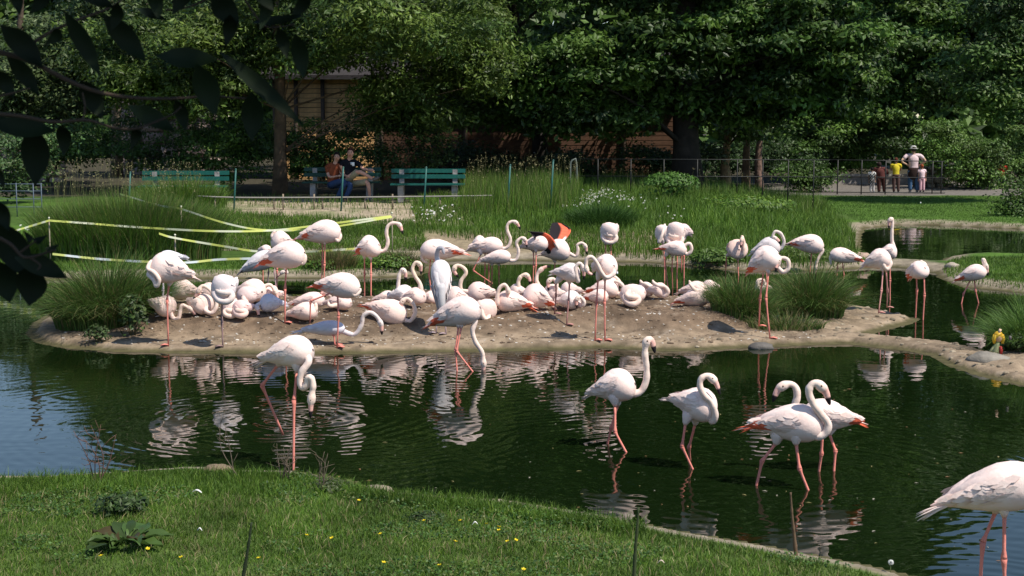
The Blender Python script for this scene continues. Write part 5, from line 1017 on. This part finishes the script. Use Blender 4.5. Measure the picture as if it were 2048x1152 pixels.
def flower_mesh():
    m = MB(); rod(m, (0, 0, 0), (0, 0, .075), .0022, (.05, .10, .02), 4)
    for k in range(5):
        a = k*2*math.pi/5; d = np.array([math.cos(a), math.sin(a), 0]); s = np.array([-d[1], d[0], 0]); o = np.array([0, 0, .075]); m.add([o, o+d*.010+s*.010+[0, 0, .006], o+d*.019+[0, 0, .012], o+d*.010-s*.010+[0, 0, .006]], Q=[[0, 1, 2, 3]], C=(.80, .62, .02))
    m.ball((0, 0, .079), .004, C=(.6, .4, .02), seg=6, rings=4); return m.build('buttercup', M_flower, mesh_only=True, smooth=False)
fm = flower_mesh(); fp = [(715,1005),(852,1047),(766,1074),(608,1077),(905,1090),(838,1030),(975,1055),(992,1060),(1000,1066),(1024,1085),(1020,1090),(368,1122),(207,1120),(293,1103),(882,1140),(1044,1146),(670,1080),(765,1133),(520,1125),(925,1048)]
for i, (a, b_) in enumerate(fp):
    c = solve(a, b_+10); o = bpy.data.objects.new('buttercup', fm); COL.objects.link(o); o.location = (c[0], c[1], c[2]-.01); o.rotation_euler = (RS.uniform(.1, .5), RS.uniform(-.2, .2), RS.uniform(0, 6)); o.scale = (.8,)*3
    tag(o, 'small yellow buttercup blooming in the near lawn', 'flower', 'yellow buttercups in the near lawn')
def dandelion():
    c = solve(1781, 1146); m = MB(); rod(m, c-np.array([0, 0, .02]), c+np.array([0, 0, .05]), .002, (.2, .25, .1), 5); h = c+np.array([0, 0, .06])
    for q in range(90):
        d = RS.normal(0, 1, 3); d /= np.linalg.norm(d); m.tube([h, h+d*.018], [.0006, .0022], 3, C=(.75, .77, .75))
    tag(m.build('dandelion_clock', M_flower), 'white dandelion clock at the lower right lawn tip', 'flower')
dandelion()
def feather(label, px, py, L, col=(.8, .78, .76)):
    c = solve(px, py)+np.array([0, 0, .035]); m = MB(); a = RS.uniform(-.5, .5); d = np.array([math.cos(a), math.sin(a), 0]); s = np.array([-d[1], d[0], 0]); V = []
    for t in np.linspace(0, 1, 7): w = .14*L*math.sin(math.pi*min(1, t*.9+.08))**.6; p = c+d*L*(t-.5)+np.array([0, 0, .02*math.sin(3*t)]); V += [p-s*w, p+[0, 0, .006], p+s*w]
    m.add(V, Q=[[i*3+j, i*3+j+1, i*3+j+4, i*3+j+3] for i in range(6) for j in (0, 1)], C=col); tag(m.build('feather', M_flower), label, 'feather')
feather('white feather lying in the near lawn above the dock plant', 395, 995, .08); feather('small white feather low in the near lawn', 400, 1075, .035); feather('white feather beside the buttercups', 950, 1062, .035); feather('pale feather in the lawn right of the thin dark stalk', 1322, 1140, .04, (.6, .5, .4))
# ------------------------------------------------------------------ stalks and twigs close to the lens side bank
def stalk(name, label, pts, Y, r, col, cat='stalk', knots=True):
    P = [at(a, b_, Y) for a, b_ in pts]; gz = hz(P[-1][0], Y); P.append(np.array([P[-1][0], Y, min(gz, P[-1][2])-.02])); Q = smooth_path(P, 24); m = MB()
    rr = r*np.linspace(.45, 1.1, 24)*(1+.25*(np.arange(24) % 6 == 0)); m.tube(Q, rr, 7, C=col)
    return tag(m.build(name, M_wood), label, cat), Q
stalk('plant_stalk', 'dark upright stalk at the bottom edge, left of centre', [(503,1045),(497,1090),(487,1152),(480,1200)], 8.0, .012, (.02, .03, .012))
stalk('plant_stalk', 'green topped stalk at the bottom edge right of centre', [(1277,1015),(1274,1060),(1270,1110),(1266,1200)], 8.2, .013, (.04, .055, .02))
stalk('plant_stalk', 'brown stalk with leaf tip standing at the near shore', [(1581,985),(1584,1030),(1588,1070),(1592,1112)], solve(1592, 1112)[1], .013, (.12, .075, .045))
def twigs(label, px, py, Y, H, n, col=(.13, .10, .07)):
    c = at(px, py, Y); gz = hz(c[0], Y); m = MB()
    for q in range(n):
        a = RS.uniform(-.5, .5); top = np.array([c[0]+a*H*.6, Y+RS.uniform(-.1, .1), gz+H*RS.uniform(.6, 1)]); b0 = np.array([c[0]+RS.uniform(-.03, .03), Y, gz-.01]); P = smooth_path([b0, (b0+top)/2+RS.normal(0, .03, 3), top], 9); m.tube(P, np.linspace(.005, .0015, 9), 4, C=col)
        for k in range(5): i = RS.randint(3, 9); e = P[i-1]+np.array([RS.uniform(-.12, .12), RS.uniform(-.05, .05), RS.uniform(.0, .12)]); m.tube([P[i-1], (P[i-1]+e)/2+RS.normal(0, .01, 3), e], [.0025, .002, .001], 4, C=col)
    tag(m.build('dry_twigs', M_wood), label, 'twigs')
Yt = solve(470, 948)[1]-.15
twigs('thin branching dry twig rising over the water left of the near wading bird', 472, 948, Yt, .62, 2); twigs('dry twigs arching above the near shore at left', 195, 965, solve(195, 966)[1]-.1, .55, 5, (.15, .08, .06)); twigs('low dry twigs at the foot of the near wading bird', 570, 955, solve(570, 956)[1]-.1, .3, 6); twigs('pair of dry twigs beside the greyish weed', 650, 985, solve(650, 986)[1], .3, 4)
def figurine():
    c = solve(1996, 712)+np.array([0, .25, 0]); c[2] = hz(c[0], c[1]); m = MB(); s = F/c[1]; r = empty('figurine', tuple(c), 'small toy figure with orange yellow hair sitting before the right edge sedge', 'figurine')
    X = lambda px, py: np.array([at(px, py, c[1])[0], c[1], at(px, py, c[1])[2]])
    m.tube([X(1992, 712), X(1990, 702), X(1994, 690), X(1996, 684)], [.045, .05, .035, .02], 8, C=(.30, .32, .16)); m.ball(X(1997, 676), (.045, .042, .052), C=(.62, .38, .24), seg=10, rings=8); m.tube([X(1988, 694), X(1981, 702), X(1983, 710)], [.02, .016, .012], 6, C=(.36, .36, .18)); m.tube([X(1994, 696), X(2000, 702), X(1998, 708)], [.016, .014, .012], 6, C=(.36, .34, .18)); m.build('body', M_paint, r)
    m = MB(); m.ball(X(1997, 674)+np.array([0, .012, .008]), (.062, .05, .062), C=(.72, .42, .03), seg=10, rings=8)
    for a in (-1, 1): m.tube([X(1997+a*6, 670), X(1997+a*9, 678), X(1997+a*8, 687)], [.03, .028, .015], 6, C=(.75, .45, .03))
    m.build('hair', M_paint, r); m = MB(); m.tube([X(1999, 692), X(2001, 700), X(2000, 708)]-np.array([0, .03, 0]), [.018, .02, .016], 6, C=(.60, .06, .05)); m.build('red_toy', M_paint, r)
figurine()
# ------------------------------------------------------------------ overhanging branch near the camera
def near_branch():
    root = empty('overhanging_tree', (-2.6, 1.6, 0), 'dark broad leaved branches hanging into the picture at the upper left', 'tree')
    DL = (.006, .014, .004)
    M_nl = mat('glossy_leaf', vcol=True, rough=.6, spec=.18, noise=.2, nscale=18, trans=.12)
    def br(pts, Y, r0, r1):
        P = smooth_path([at(a, b_, Y+d) for a, b_, d in pts], 22); m = MB(); m.tube(P, np.linspace(r0, r1, 22), 7, C=(.05, .035, .025)); m.build('branch', M_barkv, root)
    br([(-60,92,0),(0,105,0),(60,122,0),(140,163,0),(200,185,0),(270,196,0),(350,197,.03),(420,193,.05),(505,198,.08)], 2.1, .0042, .0014)
    br([(55,92,.02),(105,62,.03),(150,42,.05),(230,10,.1),(260,-20,.12)], 2.1, .0028, .0016)
    br([(-40,225,0),(40,232,0),(108,244,0),(175,240,0),(225,255,.02),(270,258,.02),(320,240,.04),(350,226,.05),(362,213,.05)], 2.0, .003, .0012)
    br([(-30,195,0),(10,190,0),(60,176,0)], 2.05, .0022, .001); br([(165,240,0),(170,215,0),(165,185,0)], 2.05, .0016, .001)
    br([(330,20,.2),(360,18,.2),(400,5,.2),(440,-20,.2)], 2.2, .0018, .0012); br([(480,-20,.2),(500,15,.2),(530,52,.2),(560,54,.2),(590,48,.2)], 2.3, .0018, .001)
    br([(-30,462,0),(20,488,0),(50,515,0),(100,503,0),(112,500,0)], 2.0, .003, .0012); br([(40,505,0),(60,490,0),(72,482,0)], 2.0, .0015, .001); br([(60,515,0),(80,530,.0),(75,540,0)], 2.0, .0015, .001)
    m = MB(); m.tube(smooth_path([(-2.6, 1.6, -.2), (-2.5, 1.7, 2), (-2.2, 1.8, 4), (-1.4, 1.8, 6)], 12), np.linspace(.16, .06, 12), 10, C=(.06, .045, .03)); m.build('trunk', M_barkv, root)
    m = MB(); m.tube(smooth_path([(-2.35, 1.75, 3.0), (-1.7, 2.0, 3.3), (-1.1, 2.1, 3.26), at(-60, 92, 2.1)], 12), np.linspace(.05, .0045, 12), 8, C=(.05, .035, .025)); m.build('limb', M_barkv, root)
    m = MB(); m.tube(smooth_path([(-2.5, 1.7, 2.0), (-1.6, 1.95, 2.6), at(-40, 462, 2.0)], 10), np.linspace(.03, .0032, 10), 8, C=(.05, .035, .025)); m.build('limb', M_barkv, root)
    LV = [(0,50,86,135,27,.5),(128,22,200,152,21,.2),(205,28,292,124,25,.4),(313,112,438,118,24,.8),(440,104,606,250,19,.55),(392,128,432,232,30,.1),(160,160,205,238,25,.2),(14,112,78,192,20,.4),(-20,248,110,262,24,.8),(66,248,70,372,34,0),(258,212,350,262,21,.6),(503,182,503,282,27,.1),(422,-10,478,52,28,.3),(590,66,608,158,20,.1),(-20,440,62,560,38,.5),(30,515,134,556,24,.7),(62,530,58,612,38,0),(-10,520,20,605,36,.1),(275,18,335,40,11,.6),(505,45,610,30,11,.7),(55,485,45,460,9,.2),(70,482,95,470,9,.3),(95,500,118,488,9,.3),(-20,330,10,380,9,.2),(-30,235,30,250,14,.5),(118,58,88,92,13,.3),(540,-20,520,60,16,.3),(620,-15,580,40,15,.3),(370,-30,345,30,18,.3),(150,-20,230,15,16,.5),(300,-25,318,40,18,.3),(235,5,222,62,15,.2),(460,30,452,92,17,.2),(505,-30,548,22,17,.4),(95,-25,60,28,16,.3),(20,-20,40,30,15,.4),(555,55,575,118,15,.2),(350,200,372,262,16,.2),(270,255,262,300,12,.3),(120,250,128,312,18,.2),(-15,140,28,196,19,.3),(-20,400,18,462,20,.3)]
    for i, (x0, y0, x1, y1, w, tw) in enumerate(LV):
        Y = 2.05+.12*((i*7) % 5)/5; a, b_ = at(x0, y0, Y), at(x1, y1, Y+.02); L = np.linalg.norm(b_-a); d = (b_-a)/L; v = np.array([0, -1., 0]); s = np.cross(d, v); s /= np.linalg.norm(s); n = np.cross(s, d); W_ = w/F*Y*.86
        V = []; prof = [.03, .42, .78, .97, 1, .9, .70, .38, .02]
        for k, t in enumerate(np.linspace(0, 1, 9)):
            for u in (-1, -.5, 0, .5, 1): V.append(a+d*L*t+s*W_*prof[k]*u+n*(-.010*math.sin(t*math.pi)*(1+tw)+.20*W_*abs(u)**1.5*prof[k]+tw*.004*u))
        Vb = [p-n*.0005 for p in V]; Q = [[i_*5+j, i_*5+j+1, i_*5+j+6, i_*5+j+5] for i_ in range(8) for j in range(4)]
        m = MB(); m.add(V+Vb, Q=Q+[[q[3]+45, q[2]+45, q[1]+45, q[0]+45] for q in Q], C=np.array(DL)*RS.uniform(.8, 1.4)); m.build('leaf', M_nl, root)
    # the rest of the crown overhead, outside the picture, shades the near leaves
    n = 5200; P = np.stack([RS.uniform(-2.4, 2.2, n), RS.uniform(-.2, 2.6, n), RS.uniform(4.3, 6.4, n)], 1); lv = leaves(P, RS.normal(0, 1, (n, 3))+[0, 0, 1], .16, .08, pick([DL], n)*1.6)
    n = 3800; P2 = np.stack([RS.uniform(-1.6, -.1, n), RS.uniform(1.3, 2.4, n), RS.uniform(3.4, 4.3, n)], 1); lv2 = leaves(P2, RS.normal(0, 1, (n, 3))+[0, 0, 1], .09, .045, pick([DL], n)*1.6)
    o = seg_mesh('crown', [lv, lv2], M_leaf, root); o['kind'] = 'stuff'
near_branch()
